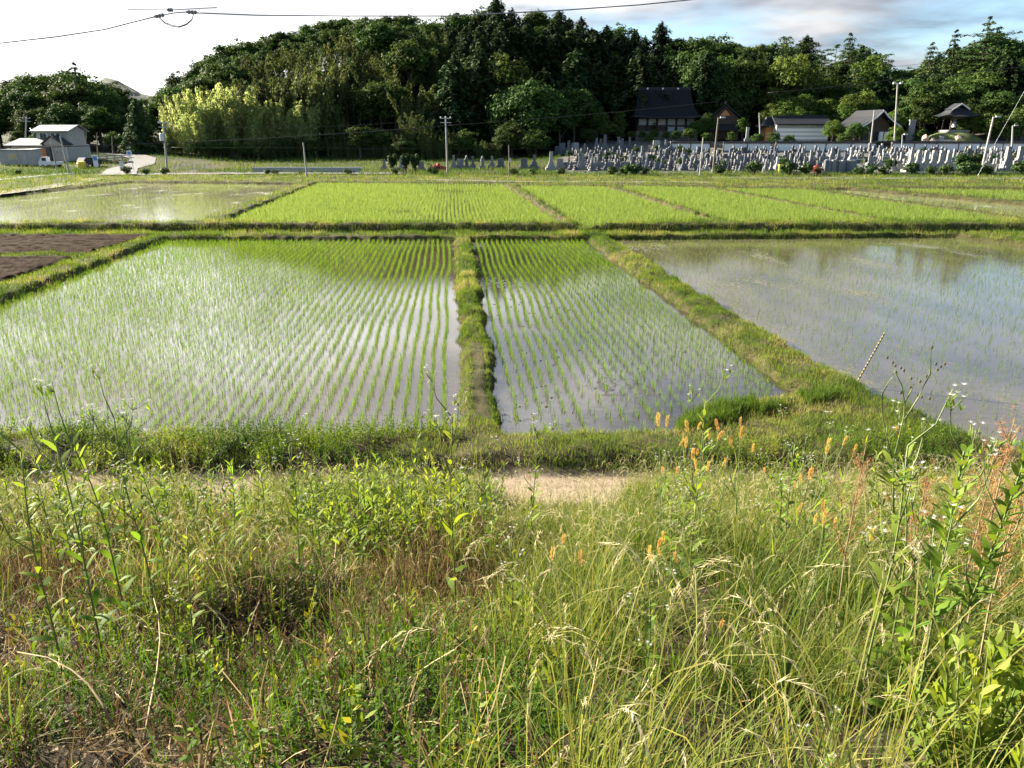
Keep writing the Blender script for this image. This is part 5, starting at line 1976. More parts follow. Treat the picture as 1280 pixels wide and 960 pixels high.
def build_bank_grass():
    S = Strips()

    def scatter(x0, x1, y0, y1, dens, L, wdt, cond=None, maxsd=1.6):
        n = int((x1 - x0) * (y1 - y0) * dens)
        x, y = x0 + (x1 - x0) * rng.random(n), y0 + (y1 - y0) * rng.random(n)
        px, py = proj(x, y, .3)
        k = (px > -150) & (px < 1430)
        x, y = x[k], y[k]
        sd = np.full(len(x), -1e9)
        for kk, (w, poly) in POLY.items():
            sd = np.maximum(sd, poly_sd(x, y, poly))
        for poly in SOILP:
            sd = np.maximum(sd, poly_sd(x, y, poly) + .1)
        wob = (fbm(x, y, 1.3, 6, 3) - .5) * .5
        dn = .25 + .75 * sstep(.34, .58, fbm(x, y, .9, 15, 3))
        edge = sstep(-.55, -.2, sd)
        k = (sd + wob < .10) & (rng.random(len(x)) < np.maximum(dn, edge))
        if cond is not None:
            k &= cond(x, y)
        x, y = x[k], y[k]
        m = len(x)
        z = ground(x, y)
        tall = .55 + .9 * fbm(x, y, .6, 16, 2)
        az, tl = rng.random(m) * 6.283, np.abs(rng.normal(size=m)) * .5
        pat = fbm(x, y, .7, 18, 3)
        warm = .02 + .03 * sstep(3, 6, x) * sstep(46, 40, y) + .14 * sstep(16, 14.5, y)
        r = np.clip(pat * 1.5 - .42 + warm + .2 * rng.normal(size=m), 0, 1)
        S.add(np.stack([x, y, z - .01], 1), dirs(az, tl), L * tall * (.6 + .8 * rng.random(m)), wdt, 1.0, 3 if y0 < 40 else 2, 'blade', r)
    path = lambda x, y: y > 13.0 + .25 * (fbm(x, y, 1.5, 9) - .5)
    worn = lambda x, y: ~((np.abs(x + .57 + .0725 * (y - 15) + .1 * (fbm(x, y, .8, 19, 2) - .5)) < .17) & (rng.random(len(x)) < .88))
    scatter(-22, 15, 12.95, 15.6, 900, .115, .009, path)
    scatter(3, 22, 15.6, 22, 900, .12, .010)
    scatter(-25, -15, 15, 30, 260, .22, .014)
    scatter(-3, 3, 15.6, 30, 900, .10, .010, worn)
    scatter(-5, 15, 22, 34, 620, .13, .012)
    scatter(-30, 8, 30, 47.4, 300, .19, .017, lambda x, y: ((x < -15) | (x > -5)))
    scatter(-45, 55, 47.0, 52, 230, .24, .02)
    scatter(8, 60, 40, 47.4, 150, .2, .02)
    scatter(-90, 95, 52, 113.5, 26, .30, .04)
    scatter(-10, 7, 11.9, 13.0, 260, .07, .008, lambda x, y: fbm(x, y, 1.8, 60, 3) > .5)
    # lush tufts along the water at the near bank
    n = 26000
    x, y = 3.4 + 5.5 * rng.random(n), 14.6 + 2.6 * rng.random(n)
    sd = poly_sd(x, y, POLY['B'][1])
    k = (sd < .1) & (sd > -.9) & (fbm(x, y, 1.1, 21, 2) > .38)
    x, y = x[k], y[k]
    m = len(x)
    S.add(np.stack([x, y, ground(x, y)], 1), dirs(rng.random(m) * 6.283, np.abs(rng.normal(size=m)) * .45), .24 * (.6 + .8 * rng.random(m)), .012, .9, 3, 'blade', .25 * rng.random(m))
    tag(link('grass', S.mesh('bank_grass', M_BANK)), kind='stuff')
    # rough verge beyond the fields and at the hill foot
    S = Strips()
    n = 90000
    x, y = -120 + 230 * rng.random(n), 112.5 + 58 * rng.random(n) ** 1.5
    px, py = proj(x, y, .7)
    k = (px > -60) & (px < 1340)
    k &= ~((y > 119.5) & (px > 700))
    x, y = x[k], y[k]
    on = np.zeros(len(x), bool)
    pr = np.array([(a[0], a[1]) for a in ROADL])
    for (ax, ay), (bx, by) in zip(pr[:-1], pr[1:]):
        t = np.clip(((x - ax) * (bx - ax) + (y - ay) * (by - ay)) / ((bx - ax) ** 2 + (by - ay) ** 2), 0, 1)
        on |= np.hypot(x - ax - t * (bx - ax), y - ay - t * (by - ay)) < 2.6
    for (a, b, wd) in ((xy(120, 219), xy(500, 217), 2.6), (xy(520, 224.5), xy(900, 228), 1.4), (xy(890, 222.5), xy(1500, 223), 1.9)):
        t = np.clip(((x - a[0]) * (b[0] - a[0]) + (y - a[1]) * (b[1] - a[1])) / ((b[0] - a[0]) ** 2 + (b[1] - a[1]) ** 2), 0, 1)
        on |= np.hypot(x - a[0] - t * (b[0] - a[0]), y - a[1] - t * (b[1] - a[1])) < wd
    k = ~on & (fbm(x, y, .15, 22, 3) > .3)
    x, y = x[k], y[k]
    m = len(x)
    S.add(np.stack([x, y, ground(x, y) - .02], 1), dirs(rng.random(m) * 6.283, np.abs(rng.normal(size=m)) * .5), (.35 + .4 * rng.random(m)) * (.6 + .8 * fbm(x, y, .2, 23, 2)), .06, .8, 2, 'blade', np.clip(fbm(x, y, .12, 24, 3) * 1.4 - .34 + .2 * rng.normal(size=m), 0, 1))
    tag(link('grass', S.mesh('verge_grass', M_VERGE)), kind='stuff')


build_bank_grass()
# ------------------------------------------------------------------ the weedy embankment in the foreground
M_GRASS = leafy('meadow_grass', [(0, (.03, .07, .010)), (.4, (.07, .122, .017)), (.7, (.145, .175, .032)), (.9, (.30, .26, .075)), (1, (.40, .30, .11))], .42, obj_var=0, tip=((.30, .27, .11), .55, .45))
M_SEED = leafy('seed_heads', [(0, (.30, .29, .14)), (.5, (.42, .38, .21)), (1, (.52, .46, .29))], .4, obj_var=0)
M_DRY = leafy('dry_stalks', [(0, (.055, .041, .021)), (.4, (.155, .11, .052)), (.75, (.36, .265, .13)), (1, (.56, .46, .28))], .2, obj_var=0)
M_WEED = leafy('weed_leaves', [(0, (.032, .072, .010)), (.45, (.07, .13, .016)), (.8, (.15, .20, .026)), (1, (.26, .25, .04))], .4, obj_var=0)
M_BRIGHT = leafy('bright_weed_leaves', [(0, (.08, .15, .022)), (.5, (.14, .215, .03)), (1, (.22, .27, .05))], .45, obj_var=.15)
M_STEM = solid('green_stem', (.10, .14, .04), (.15, .17, .06), 8, .6)
M_STEMD = solid('dry_stem', (.20, .14, .075), (.30, .23, .14), 12, .8, stretch=(3, 3, .4))
M_FLOWER = leafy('white_petals', [(0, (.70, .70, .66)), (1, (.80, .80, .76))], .3, obj_var=0)
M_FOX = leafy('orange_spikes', [(0, (.42, .28, .07)), (.5, (.56, .40, .12)), (1, (.64, .50, .20))], .3, obj_var=.15)
M_RUST = leafy('rust_seeds', [(0, (.17, .07, .028)), (.5, (.28, .13, .05)), (1, (.42, .25, .10))], .25, obj_var=.12)
M_DARKBUD = solid('dark_bud', (.05, .04, .03), (.09, .07, .05), 20, .8)


def bank_points(n, y0=1.15, y1=11.7, extra=1.6):
    """points spread over the slope, a little past the edges of the view"""
    y = y0 + (y1 - y0) * rng.random(int(n * 1.0))
    half = .72 * y + extra
    x = (rng.random(len(y)) * 2 - 1) * (.72 * y1 + extra)
    k = np.abs(x) < half
    return x[k], y[k]


def slope_px(x, y):
    return proj(x, y, ground(x, y))


def build_bank():
    # --- long grass: tufts
    S = Strips()
    Q = Strips()

    def tufts(x, y, nb, L, w, spread, droop, rbase, seeds=0.):
        n = len(x)
        z = ground(x, y)
        cnt = nb
        X, Y, Z = np.repeat(x, cnt), np.repeat(y, cnt), np.repeat(z, cnt)
        m = len(X)
        az = rng.random(m) * 6.283
        q = np.abs(rng.normal(size=m)) * .055
        b = np.stack([X + q * np.cos(az), Y + q * np.sin(az), Z - .02], 1)
        az = az + .6 * rng.normal(size=m)
        # a light wind from the left leans the tufts to the right
        d = dirs(az, np.abs(rng.normal(size=m)) * spread + .03)
        d[:, 0] += .10
        ll = np.repeat(L * (.7 + .5 * rng.random(n)), cnt) * (.45 + .65 * rng.random(m))
        r = np.clip(np.repeat(rbase, cnt) + .17 * rng.normal(size=m), 0, 1)
        S.add(b, d, ll, w * (.7 + .6 * rng.random(m)), droop * (.5 + rng.random(m)), 5, 'blade', r)
        if seeds > 0:
            k = rng.random(n) < seeds
            culms(x[k], y[k], z[k], L)

    def culms(x, y, z, L, per=5):
        X, Y, Z = np.repeat(x, per), np.repeat(y, per), np.repeat(z, per)
        m = len(X)
        az = rng.random(m) * 6.283
        d = dirs(az, .12 + .28 * rng.random(m))
        d[:, 0] += .12
        ll = L * (1.0 + .45 * rng.random(m))
        b = np.stack([X + .05 * rng.normal(size=m), Y + .05 * rng.normal(size=m), Z], 1)
        dr = 1.2 + 1.2 * rng.random(m)
        p, d2 = S.add(b, d, ll, .0032, dr, 6, 'rod', .55 + .3 * rng.random(m))
        # the drooping seed head
        hl = .10 + .12 * rng.random(m)
        r = rng.random(m)
        ns = 16
        pp, dd = p.copy(), d2.copy()
        for i in range(ns):
            t = i / ns
            a2 = rng.random(m) * 6.283
            side = unit(np.cross(dd, rng.normal(size=(m, 3))))
            w = math.sin(math.pi * (.12 + .85 * t)) ** .7
            Q.add(pp, dd + side * .38, .022 + .012 * rng.random(m), .0056 * w + .001, .3, 1, 'blade', np.clip(r + .15 * rng.normal(size=m), 0, 1))
            pp = pp + dd * (hl / ns)[:, None]
            dd = dd.copy()
            dd[:, 2] -= 1.9 / ns
            dd = unit(dd)

    # meadow on the right
    x, y = bank_points(8200)
    px, py = slope_px(x, y)
    wgt = sstep(560, 720, px + 160 * (fbm(x, y, .8, 31, 2) - .5))
    # the leafy green patch low in the middle stays freer of long grass
    leaf = np.exp(-(((px - 590) / 190) ** 2 + ((py - 900) / 110) ** 2))
    k = rng.random(len(x)) < wgt * (1 - .75 * leaf) * (.20 + .80 * sstep(.40, .56, fbm(x, y, 1.1, 32, 2)))
    # the sandy path shows through the gap in the middle
    gap = (px > 600) & (px < 800) & (y > 8.3)
    k &= ~(gap & (rng.random(len(x)) < .9))
    x, y = x[k], y[k]
    dryness = np.clip(.30 + .9 * (fbm(x, y, .6, 33, 3) - .5) + .12 * sstep(4.5, 2.0, y), 0, 1)
    tufts(x, y, 44, .62, .0052, .42, 2.3, dryness, .62)
    # extra fine arching tussocks
    for cx, cy, rr, nn, LL in ((1.35, 5.9, .55, 15, .78), (2.6, 6.6, .6, 12, .7), (.75, 6.3, .35, 7, .7), (2.0, 4.0, .5, 10, .66), (3.6, 5.0, .7, 13, .68), (3.2, 3.2, .6, 10, .6), (1.2, 3.0, .4, 7, .62), (4.8, 7.4, .8, 12, .66), (6.1, 8.6, 1., 12, .66)):
        tx, ty = cx + rr * .5 * rng.normal(size=nn), cy + rr * .35 * rng.normal(size=nn)
        tufts(tx, ty, 95, LL, .0045, .30, 1.9, np.full(nn, .32) + .1 * rng.normal(size=nn), .55)
    # left half: scattered lower grass
    x, y = bank_points(7800)
    px, py = slope_px(x, y)
    k = (px < 680) & (rng.random(len(x)) < .16 + .6 * sstep(.5, .66, fbm(x, y, 1.0, 34, 2)) - .1 + .3 * np.exp(-((px - 60) / 120) ** 2) * (y > 4) + .35 * sstep(7.5, 9, y))
    k &= ~((px > 600) & (y > 8.6))
    x, y = x[k], y[k]
    tufts(x, y, 24, .34, .0055, .45, 1.2, np.clip(.28 + .9 * (fbm(x, y, .7, 35, 3) - .5), 0, 1), .22)
    # pale arching grass at the left edge
    nn = 48
    tx, ty = -2.9 + 1.1 * rng.normal(size=nn), 5.3 + .9 * rng.normal(size=nn)
    tufts(tx, ty, 40, .55, .005, .42, 1.9, np.full(nn, .55), .7)
    nn = 20
    tufts(-.35 + .4 * rng.normal(size=nn), 5.6 + .5 * rng.normal(size=nn), 30, .5, .005, .42, 1.9, np.full(nn, .6), .7)
    # rank growth at the foot of the slope, hiding most of the path
    x, y = bank_points(5200, 8.6, 11.8)
    px, py = slope_px(x, y)
    k = ((px < 248) | ((px > 305) & (px < 606)) | (px > 782)) & (fbm(x, y, .9, 42, 2) > .30)
    x, y = x[k], y[k]
    tufts(x, y, 22, .62, .008, .36, 1.1, np.clip(.22 + .9 * (fbm(x, y, .7, 43, 3) - .5), 0, 1), .12)
    x, y = bank_points(4200, 9.2, 11.6)
    px, py = slope_px(x, y)
    k = (px > 590) & (px < 800) & (fbm(x, y, 1.4, 61, 2) > .34) & (rng.random(len(x)) < .8)
    x, y = x[k], y[k]
    tufts(x, y, 16, .30, .006, .4, 1.2, np.clip(.3 + .9 * (fbm(x, y, .9, 62, 3) - .5), 0, 1), .1)
    tag(link('grass', S.mesh('meadow_grass', M_GRASS)), kind='stuff')

    # --- dry stalks and litter
    D = Strips()
    x, y = bank_points(230000)
    px, py = slope_px(x, y)
    k = rng.random(len(x)) < .12 + .88 * sstep(700, 520, px) * sstep(.40, .62, fbm(x, y, 1.3, 36, 3))
    x, y = x[k], y[k]
    m = len(x)
    z = ground(x, y)
    flat = rng.random(m) < .62
    tl = np.where(flat, 1.25 + .3 * rng.normal(size=m), .45 * np.abs(rng.normal(size=m)))
    z = z + np.where(flat, .05 * rng.random(m), 0)
    D.add(np.stack([x, y, z], 1), dirs(rng.random(m) * 6.283, tl), np.where(flat, .10 + .22 * rng.random(m), .12 + .26 * rng.random(m)), .0022 + .0035 * rng.random(m) ** 2, .25, 3, 'rod', np.clip(fbm(x, y, .9, 37, 3) * 1.2 - .15 + .25 * rng.normal(size=m), 0, 1), curl=.5)
    # brown dead thicket above the path at the left
    x, y = bank_points(70000, 4.6, 9.6)
    px, py = slope_px(x, y)
    k = (px < 640) & (fbm(x, y, .9, 38, 2) > .53)
    x, y = x[k], y[k]
    m = len(x)
    D.add(np.stack([x, y, ground(x, y)], 1), dirs(rng.random(m) * 6.283, np.abs(.4 * rng.normal(size=m))), .18 + .3 * rng.random(m), .003 + .003 * rng.random(m), .4, 3, 'rod', np.clip(.22 + .22 * rng.normal(size=m), 0, 1), curl=.4)
    # twiggy dead stems, branching
    x, y = bank_points(48000)
    px, py = slope_px(x, y)
    k = (rng.random(len(x)) < sstep(720, 560, px)) & (fbm(x, y, 1.1, 50, 2) > .42)
    x, y = x[k], y[k]
    m = len(x)
    d = dirs(rng.random(m) * 6.283, np.abs(.5 * rng.normal(size=m)))
    ll = .10 + .16 * rng.random(m)
    b = np.stack([x, y, ground(x, y)], 1)
    r = np.clip(.2 + .2 * rng.normal(size=m), 0, 1)
    D.add(b, d, ll, .0035, .2, 2, 'rod', r, curl=.4)
    for i in range(7):
        u = (.3 + .7 * rng.random(m)) * ll
        D.add(b + d * u[:, None], dirs(rng.random(m) * 6.283, .8 + .4 * rng.normal(size=m)), .03 + .05 * rng.random(m), .0025 + .004 * (i % 2), .3, 2, 'rod' if i % 2 else 'leaf', np.clip(r + .15 * rng.normal(size=m), 0, 1), curl=.4)
    # fallen leaves and broken bits
    x, y = bank_points(130000)
    px, py = slope_px(x, y)
    k = rng.random(len(x)) < .3 + .7 * sstep(720, 560, px)
    x, y = x[k], y[k]
    m = len(x)
    D.add(np.stack([x, y, ground(x, y) + .004 + .03 * rng.random(m)], 1), dirs(rng.random(m) * 6.283, 1.35 + .3 * rng.normal(size=m)), .015 + .04 * rng.random(m), .006 + .012 * rng.random(m), .6, 2, 'leaf', np.clip(.16 + .24 * rng.normal(size=m) + .3 * (rng.random(m) < .1), 0, 1), curl=.8)
    tag(link('dry_grass', D.mesh('dry_grass', M_DRY)), kind='stuff')

    # --- low leafy weeds
    Wd = Strips()

    def weeds(x, y, h, leaves, ll, lw, rb, tilt=.35):
        m = len(x)
        z = ground(x, y)
        d = dirs(rng.random(m) * 6.283, np.abs(rng.normal(size=m)) * tilt)
        hh = h * (.55 + .8 * rng.random(m))
        b = np.stack([x, y, z - .01], 1)
        Wd.add(b, d, hh, .003, .35, 3, 'rod', rb)
        for i in range(leaves):
            t = .18 + .82 * (i + rng.random(m)) / leaves
            p = b + d * (hh * t)[:, None]
            p[:, 2] -= .35 * .4 * hh * t * t
            a = i * 2.4 + rng.random(m) * 1.4
            ld = dirs(a, .95 + .3 * rng.normal(size=m))
            Wd.add(p, ld, ll * (1.15 - .6 * t) * (.7 + .6 * rng.random(m)), lw * (1.1 - .5 * t), .5, 2, 'leaf', np.clip(rb + .16 * rng.normal(size=m), 0, 1))
    x, y = bank_points(95000)
    px, py = slope_px(x, y)
    leaf = np.exp(-(((px - 600) / 210) ** 2 + ((py - 890) / 120) ** 2))
    mid = np.exp(-(((py - 640) / 60) ** 2)) * (px < 620)
    k = rng.random(len(x)) < .10 + .75 * leaf + .35 * mid + .6 * sstep(.47, .62, fbm(x, y, 1.25, 39, 3)) * (px < 760)
    k &= ~((px > 610) & (px < 800) & (y > 8.3))
    x, y = x[k], y[k]
    big = rng.random(len(x)) < .25
    weeds(x[~big], y[~big], .26, 18, .026, .010, np.clip(.30 + 1.0 * (fbm(x[~big], y[~big], .8, 40, 2) - .5), 0, 1))
    x, y = x[big], y[big]
    weeds(x, y, .22, 11, .040, .016, np.clip(.35 + 1.0 * (fbm(x, y, .8, 40, 2) - .5), 0, 1))
    # leafy growth at the foot of the slope
    x, y = bank_points(9000, 8.4, 11.8)
    px, py = slope_px(x, y)
    k = ((px < 248) | ((px > 305) & (px < 606)) | (px > 782)) & (fbm(x, y, 1.0, 44, 2) > .40)
    x, y = x[k], y[k]
    weeds(x, y, .50, 14, .065, .026, np.clip(.45 + 1.0 * (fbm(x, y, .8, 45, 2) - .5), 0, 1), .25)
    # weeds over the path verge and the near bank on the left
    n = 5200
    x, y = -11.5 + 11 * rng.random(n), 11.6 + 2.9 * rng.random(n)
    px, py = slope_px(x, y)
    k = (px < 575) & ~((px > 232) & (px < 322) & (y < 13.1)) & (fbm(x, y, .8, 46, 2) > .40) & (rng.random(n) < .35 + .65 * (np.abs(y - 12.4) > .5))
    weeds(x[k], y[k], .42, 12, .065, .028, np.clip(.4 + 1.0 * (fbm(x[k], y[k], .8, 47, 2) - .5), 0, 1), .3)
    n = 2600
    x, y = 2.6 + 9 * rng.random(n), 11.6 + 3.0 * rng.random(n)
    px, py = slope_px(x, y)
    k = (px > 800) & (fbm(x, y, .8, 48, 2) > .5)
    weeds(x[k], y[k], .34, 12, .06, .022, np.clip(.4 + 1.0 * (fbm(x[k], y[k], .8, 49, 2) - .5), 0, 1), .3)
    x, y = bank_points(8000)
    px, py = slope_px(x, y)
    k = (px < 700) & (fbm(x, y, 1.0, 41, 2) > .54)
    weeds(x[k], y[k], .28, 9, .06, .03, np.clip(.7 + .2 * rng.normal(size=k.sum()), 0, 1))
    tag(link('undergrowth', Wd.mesh('leafy_weeds', M_WEED)), kind='stuff')
    tag(link('seed_heads', Q.mesh('seed_heads', M_SEED)), kind='stuff')


build_bank()


# ------------------------------------------------------------------ single weeds one could count
def flower_mesh(points, rad=.011):
    T = Strips()
    for p in points:
        k = 11
        az = np.arange(k) * 2 * math.pi / k
        tl = 1.25 + .1 * rng.normal(size=k)
        T.add(np.repeat([p], k, 0), dirs(az, tl), rad, .0055, .2, 1, 'leaf')
    return T.mesh('flower_heads', M_FLOWER)


def proto_fleabane(h=1.0, leaves=30, ll=.10, branches=6, top=.06):
    mb = MB()
    lean = (rng.normal() * .03, rng.normal() * .03)
    pts = [Vector((lean[0] * t * t * h * 2 + .012 * math.sin(7 * t), lean[1] * t * t * h * 2, h * .86 * t)) for t in np.linspace(0, 1, 9)]
    mb.tube([pts[0] - Vector((0, 0, .1))] + pts, [.0042] * 4 + [.0034] * 3 + [.0026] * 3, 6)
    tips = []
    for i in range(branches):
        a = i * 2.4 + rng.random()
        s = pts[min(8, 4 + i * 4 // branches + (1 if i > 2 else 0))]
        e = s + Vector((math.cos(a) * .09, math.sin(a) * .09, h * (.14 + .06 * rng.random())))
        mid = s.lerp(e, .5) + Vector((math.cos(a) * .02, math.sin(a) * .02, -.01))
        mb.tube([s, mid, e], [.0028, .0022, .0016], 5)
        for j in range(3):
            tips.append(e + Vector((.02 * rng.normal(), .02 * rng.normal(), .012 * rng.normal())))
            mb.tube([mid.lerp(e, .6), tips[-1]], [.0015, .001], 4)
    T = Strips()
    t = top + (1 - top) * (np.arange(leaves) + rng.random(leaves)) / leaves
    pa = np.array([tuple(p) for p in pts])
    tt = np.linspace(0, 1, 9)
    b = np.stack([np.interp(t, tt, pa[:, i]) for i in range(3)], 1)
    az = np.arange(leaves) * 2.4 + .3 * rng.normal(size=leaves)
    T.add(b, dirs(az, .75 + .2 * rng.normal(size=leaves) + .35 * (1 - t)), ll * (1.15 - .55 * t) * (.75 + .5 * rng.random(leaves)),     .026 * (1.2 - .6 * t), 1.0, 5, 'leaf', np.clip(.2 + .5 * t + .15 * rng.normal(size=leaves), 0, 1), curl=.3)
    for e in tips:
        k = 3
        T.add(np.repeat([tuple(e)], k, 0) - np.array([0, 0, .03]), dirs(rng.random(k) * 6.28, np.full(k, .8)), .028, .007, .5, 2, 'leaf')
    return mb.mesh('stem', M_STEM, True), T.mesh('leaves', M_BRIGHT), flower_mesh([tuple(p + Vector((0, 0, .006))) for p in tips])


def build_weeds():
    pr = [proto_fleabane(1.0, 26), proto_fleabane(1.0, 32, .095, 5), proto_fleabane(1.0, 22, .10, 7), proto_fleabane(1.0, 30, .08, 4)]
    spire, spire2 = proto_fleabane(1.0, 64, .088, 3, top=.42), proto_fleabane(1.0, 50, .085, 4, top=.5)
    young = []
    for i in range(3):
        s, l, f = proto_fleabane(1.0, 38, .11, 3)
        young.append((s, l, None))

    def put(p, px, py, Y, label, group=None, s=None):
        top = P(px, py, Y)
        g = gz(top.x, Y)
        h = max(.25, top.z - g)
        o = thing('fleabane', label, 'weed', (top.x, Y, g), random.random() * 6.28, group, (h * .55 + .45, h * .55 + .45, h))
        link('stem', p[0], o)
        link('leaves', p[1], o)
        if p[2] is not None:
            link('blossoms', p[2], o)
        return o
    big = [(66, 492, 3.6, 'tall daisy weed with a white bloom second from the left edge'), (108, 484, 4.0, 'bright leafy daisy weed between two white topped ones at the left'), (143, 474, 4.2, 'tallest white topped daisy weed at the left of the slope'),
           (6, 520, 3.2, 'dark leaved weed cut by the left edge of view'), (40, 545, 4.8, 'short weed behind the leftmost daisy weed'), (182, 520, 5.0, 'weed with pale leaves right of the tallest left daisy weed'),
           (360, 532, 4.6, 'bushy daisy weed standing over the sandy path gap'), (391, 548, 5.2, 'leafy weed just right of the path gap'), (318, 560, 6.0, 'weed at the left side of the path gap'),
           (505, 522, 6.2, 'white flowered daisy weed before the central field divide'), (560, 470, 4.4, 'tall dark stemmed weed rising over the central field divide'), (606, 545, 5.6, 'dark green narrow leaved weed at the path edge'),
           (664, 522, 5.8, 'lone light green weed standing against the paddy water'), (882, 474, 4.6, 'pale branching weed at the paddy corner with tiny blooms'), (640, 655, 3.4, 'dark green spiky weed in the middle of the slope'),
           (1000, 528, 4.8, 'white flowered weed behind the long grass'), (1030, 520, 5.0, 'daisy weed with a broad white flower cluster'), (960, 560, 5.0, 'leafy weed left of the white flower cluster'),
           (1145, 496, 2.6, 'leafy daisy weed with small white blooms before the grey paddy'), (1172, 520, 2.9, 'daisy weed half hidden behind a bent stem'), (1190, 506, 2.5, 'daisy weed with fading blooms left of the leafy spire'),
           (1225, 476, 2.3, 'vigorous leafy spire of a weed tallest at the right'), (1255, 488, 2.5, 'bent leafy weed top beside the vigorous leafy spire'),
           (818, 700, 2.6, 'slender weed with one white bloom in the long grass'), (1050, 905, 1.75, 'small white flowered weed low in the grass at the bottom'), (215, 640, 3.2, 'weed stem in the dark thicket at the left')]
    for i, (px, py, Y, lab) in enumerate(big):
        put(spire if 'spire' in lab and 'vigorous' in lab else spire2 if 'bent leafy' in lab else pr[i % 4], px, py, Y, lab)
    # the bright leafy stand in the middle
    for i in range(46):
        px = 325 + 300 * rng.random()
        py = 548 + 34 * rng.random() + 14 * abs(px - 500) / 150
        put(young[i % 3], px, py, 5.8 + 2.2 * rng.random(), 'bright yellow green leafy weed in the stand beside the sandy path', 'bright weed stand by the path')
    for i in range(30):
        px = -10 + 330 * rng.random()
        put(young[i % 3], px, 545 + 45 * rng.random(), 5.0 + 3.5 * rng.random(), 'leafy green weed in the thicket at the left of the path', 'weeds in the left thicket')
    for i in range(26):
        px = 830 + 440 * rng.random()
        put((young + pr)[i % 7], px, 545 + 50 * rng.random(), 4.6 + 3.0 * rng.random(), 'leafy weed standing among orange grass spikes on the right', 'weeds among the orange spikes')

    # orange spikes of foxtail grass
    fm = []
    for i in range(4):
        T = Strips()
        k = 150
        t = np.sort(rng.random(k))
        L_ = .05 + .015 * rng.random()
        az = rng.random(k) * 6.283
        r = .0045 * np.sin(np.pi * (.1 + .85 * t)) ** .6
        b = np.stack([r * np.cos(az), r * np.sin(az), t * L_], 1)
        T.add(b, dirs(az, np.full(k, .55)), .012, .0035, .2, 1, 'blade')
        fm.append(T.mesh('spike', M_FOX))
    st = MB().tube([(0, 0, -.5), (.01, 0, -.25), (0, 0, 0.05)], [.0018, .0016, .0014], 5).mesh('stalk', M_STEM)
    lf = Strips()
    lf.add(np.array([[0, 0, -.35], [0, 0, -.25]]), dirs(np.array([.5, 3.5]), np.array([.5, .6])), .16, .006, .9, 4, 'blade')
    lfm = lf.mesh('leaf', M_BRIGHT)
    spots = [(822, 690), (830, 684), (826, 700), (812, 705), (846, 708), (690, 705), (704, 684), (726, 712), (900, 790), (1088, 682), (1043, 665), (1029, 660), (1018, 660)]
    for i in range(24):
        spots.append((820 + 110 * rng.random(), 535 + 70 * rng.random()))
    for i in range(18):
        spots.append((930 + 330 * rng.random(), 545 + 110 * rng.random()))
    for i, (px, py) in enumerate(spots):
        Y = 3.0 + 2.6 * rng.random() if py < 640 else 2.6 + .8 * rng.random()
        q = P(px, py - 4, Y)
        where = 'at the paddy corner' if px < 940 and py < 640 else 'on the right of the slope' if py < 640 else 'low in the long grass'
        o = thing('foxtail', f'orange spiked foxtail stalk {where}', 'grass stalk', q, rng.random() * 6.28, 'orange foxtail spikes')
        o.rotation_euler = (.18 * rng.normal(), .18 * rng.normal() + .1, rng.random() * 6.28)
        sc_ = .75 + .4 * rng.random()
        o.scale = (sc_, sc_, sc_)
        link('stalk', st, o)
        link('spike', fm[i % 4], o)
        link('leaf', lfm, o)

    # rust coloured dock
    def dock(px, py, Y, label, n=9):
        top = P(px, py, Y)
        g = gz(top.x, Y)
        h = top.z - g
        t = thing('dock_plant', label, 'weed', (top.x, Y, g), random.random() * 6.28)
        mb = MB().tube([(0, 0, -.1), (.02, 0, h * .5), (0, .01, h * .97)], [.0045, .004, .002], 6)
        T = Strips()
        for i in range(n):
            a, z = i * 2.4, h * (.45 + .5 * i / n)
            l = .22 * (1.15 - i / n) * (h / 1.0)
            e = Vector((math.cos(a) * l * .55, math.sin(a) * l * .55, z + l))
            s = Vector((0, 0, z))
            mb.tube([s, e], [.002, .001], 5)
            k = 150
            u = rng.random(k)
            b = np.array([tuple(s.lerp(e, f)) for f in u]) + .010 * rng.normal(size=(k, 3))
            T.add(b, rng.normal(size=(k, 3)),     .012 + .008 * rng.random(k), .010, .2, 1, 'leaf')
        k = 260
        b = np.stack([.008 * rng.normal(size=k), .008 * rng.normal(size=k), h * (.5 + .5 * rng.random(k))], 1)
        T.add(b, rng.normal(size=(k, 3)), .012, .008, .2, 1, 'leaf')
        mb.build('stem', M_STEMD, t)
        link('seed_clusters', T.mesh('seed_clusters', M_RUST), t)
    dock(1268, 508, 2.9, 'tall rust red dock gone to seed at the right edge', 11)
    dock(1250, 545, 3.1, 'shorter rust red dock beside the tallest one', 9)
    dock(1282, 590, 2.6, 'rust red dock cut by the right edge of view', 9)
    dock(1082, 545, 3.6, 'small orange brown dock behind the bare forked stem', 6)
    dock(1165, 575, 3.3, 'orange brown dock between the daisy weeds', 7)

    # the bare forked thistle stem at the right
    def forked(paths, Y, label, buds):
        o = P(*paths[0][0], Y)
        o.z = gz(o.x, Y)
        t = thing('thistle', label, 'weed', o)
        mb = MB()
        for p in paths:
            pts = [P(a, b, Y + (.04 * rng.normal() if i else 0)) - o for i, (a, b) in enumerate(p)]
            mb.tube(pts, [.0030] + [.0024] * (len(pts) - 2) + [.0012], 6)
        mb.build('stem', M_STEM, t, smooth=True)
        b = MB()
        for (a, c) in buds:
            q = P(a, c, Y + .03 * rng.normal()) - o
            b.lathe([(.0012, -.005), (.0038, -.003), (.0038, .002), (.002, .005)], 7, q)
        b.build('buds', M_DARKBUD, t)
        T = Strips()
        k = 12
        base = np.array([tuple(P(paths[0][0][0] + rng.normal() * 2, 570 + 45 * rng.random(), Y) - o) for _ in range(k)])
        T.add(base, dirs(rng.random(k) * 6.28, np.full(k, .9)), .07, .018, 1.0, 4, 'leaf')
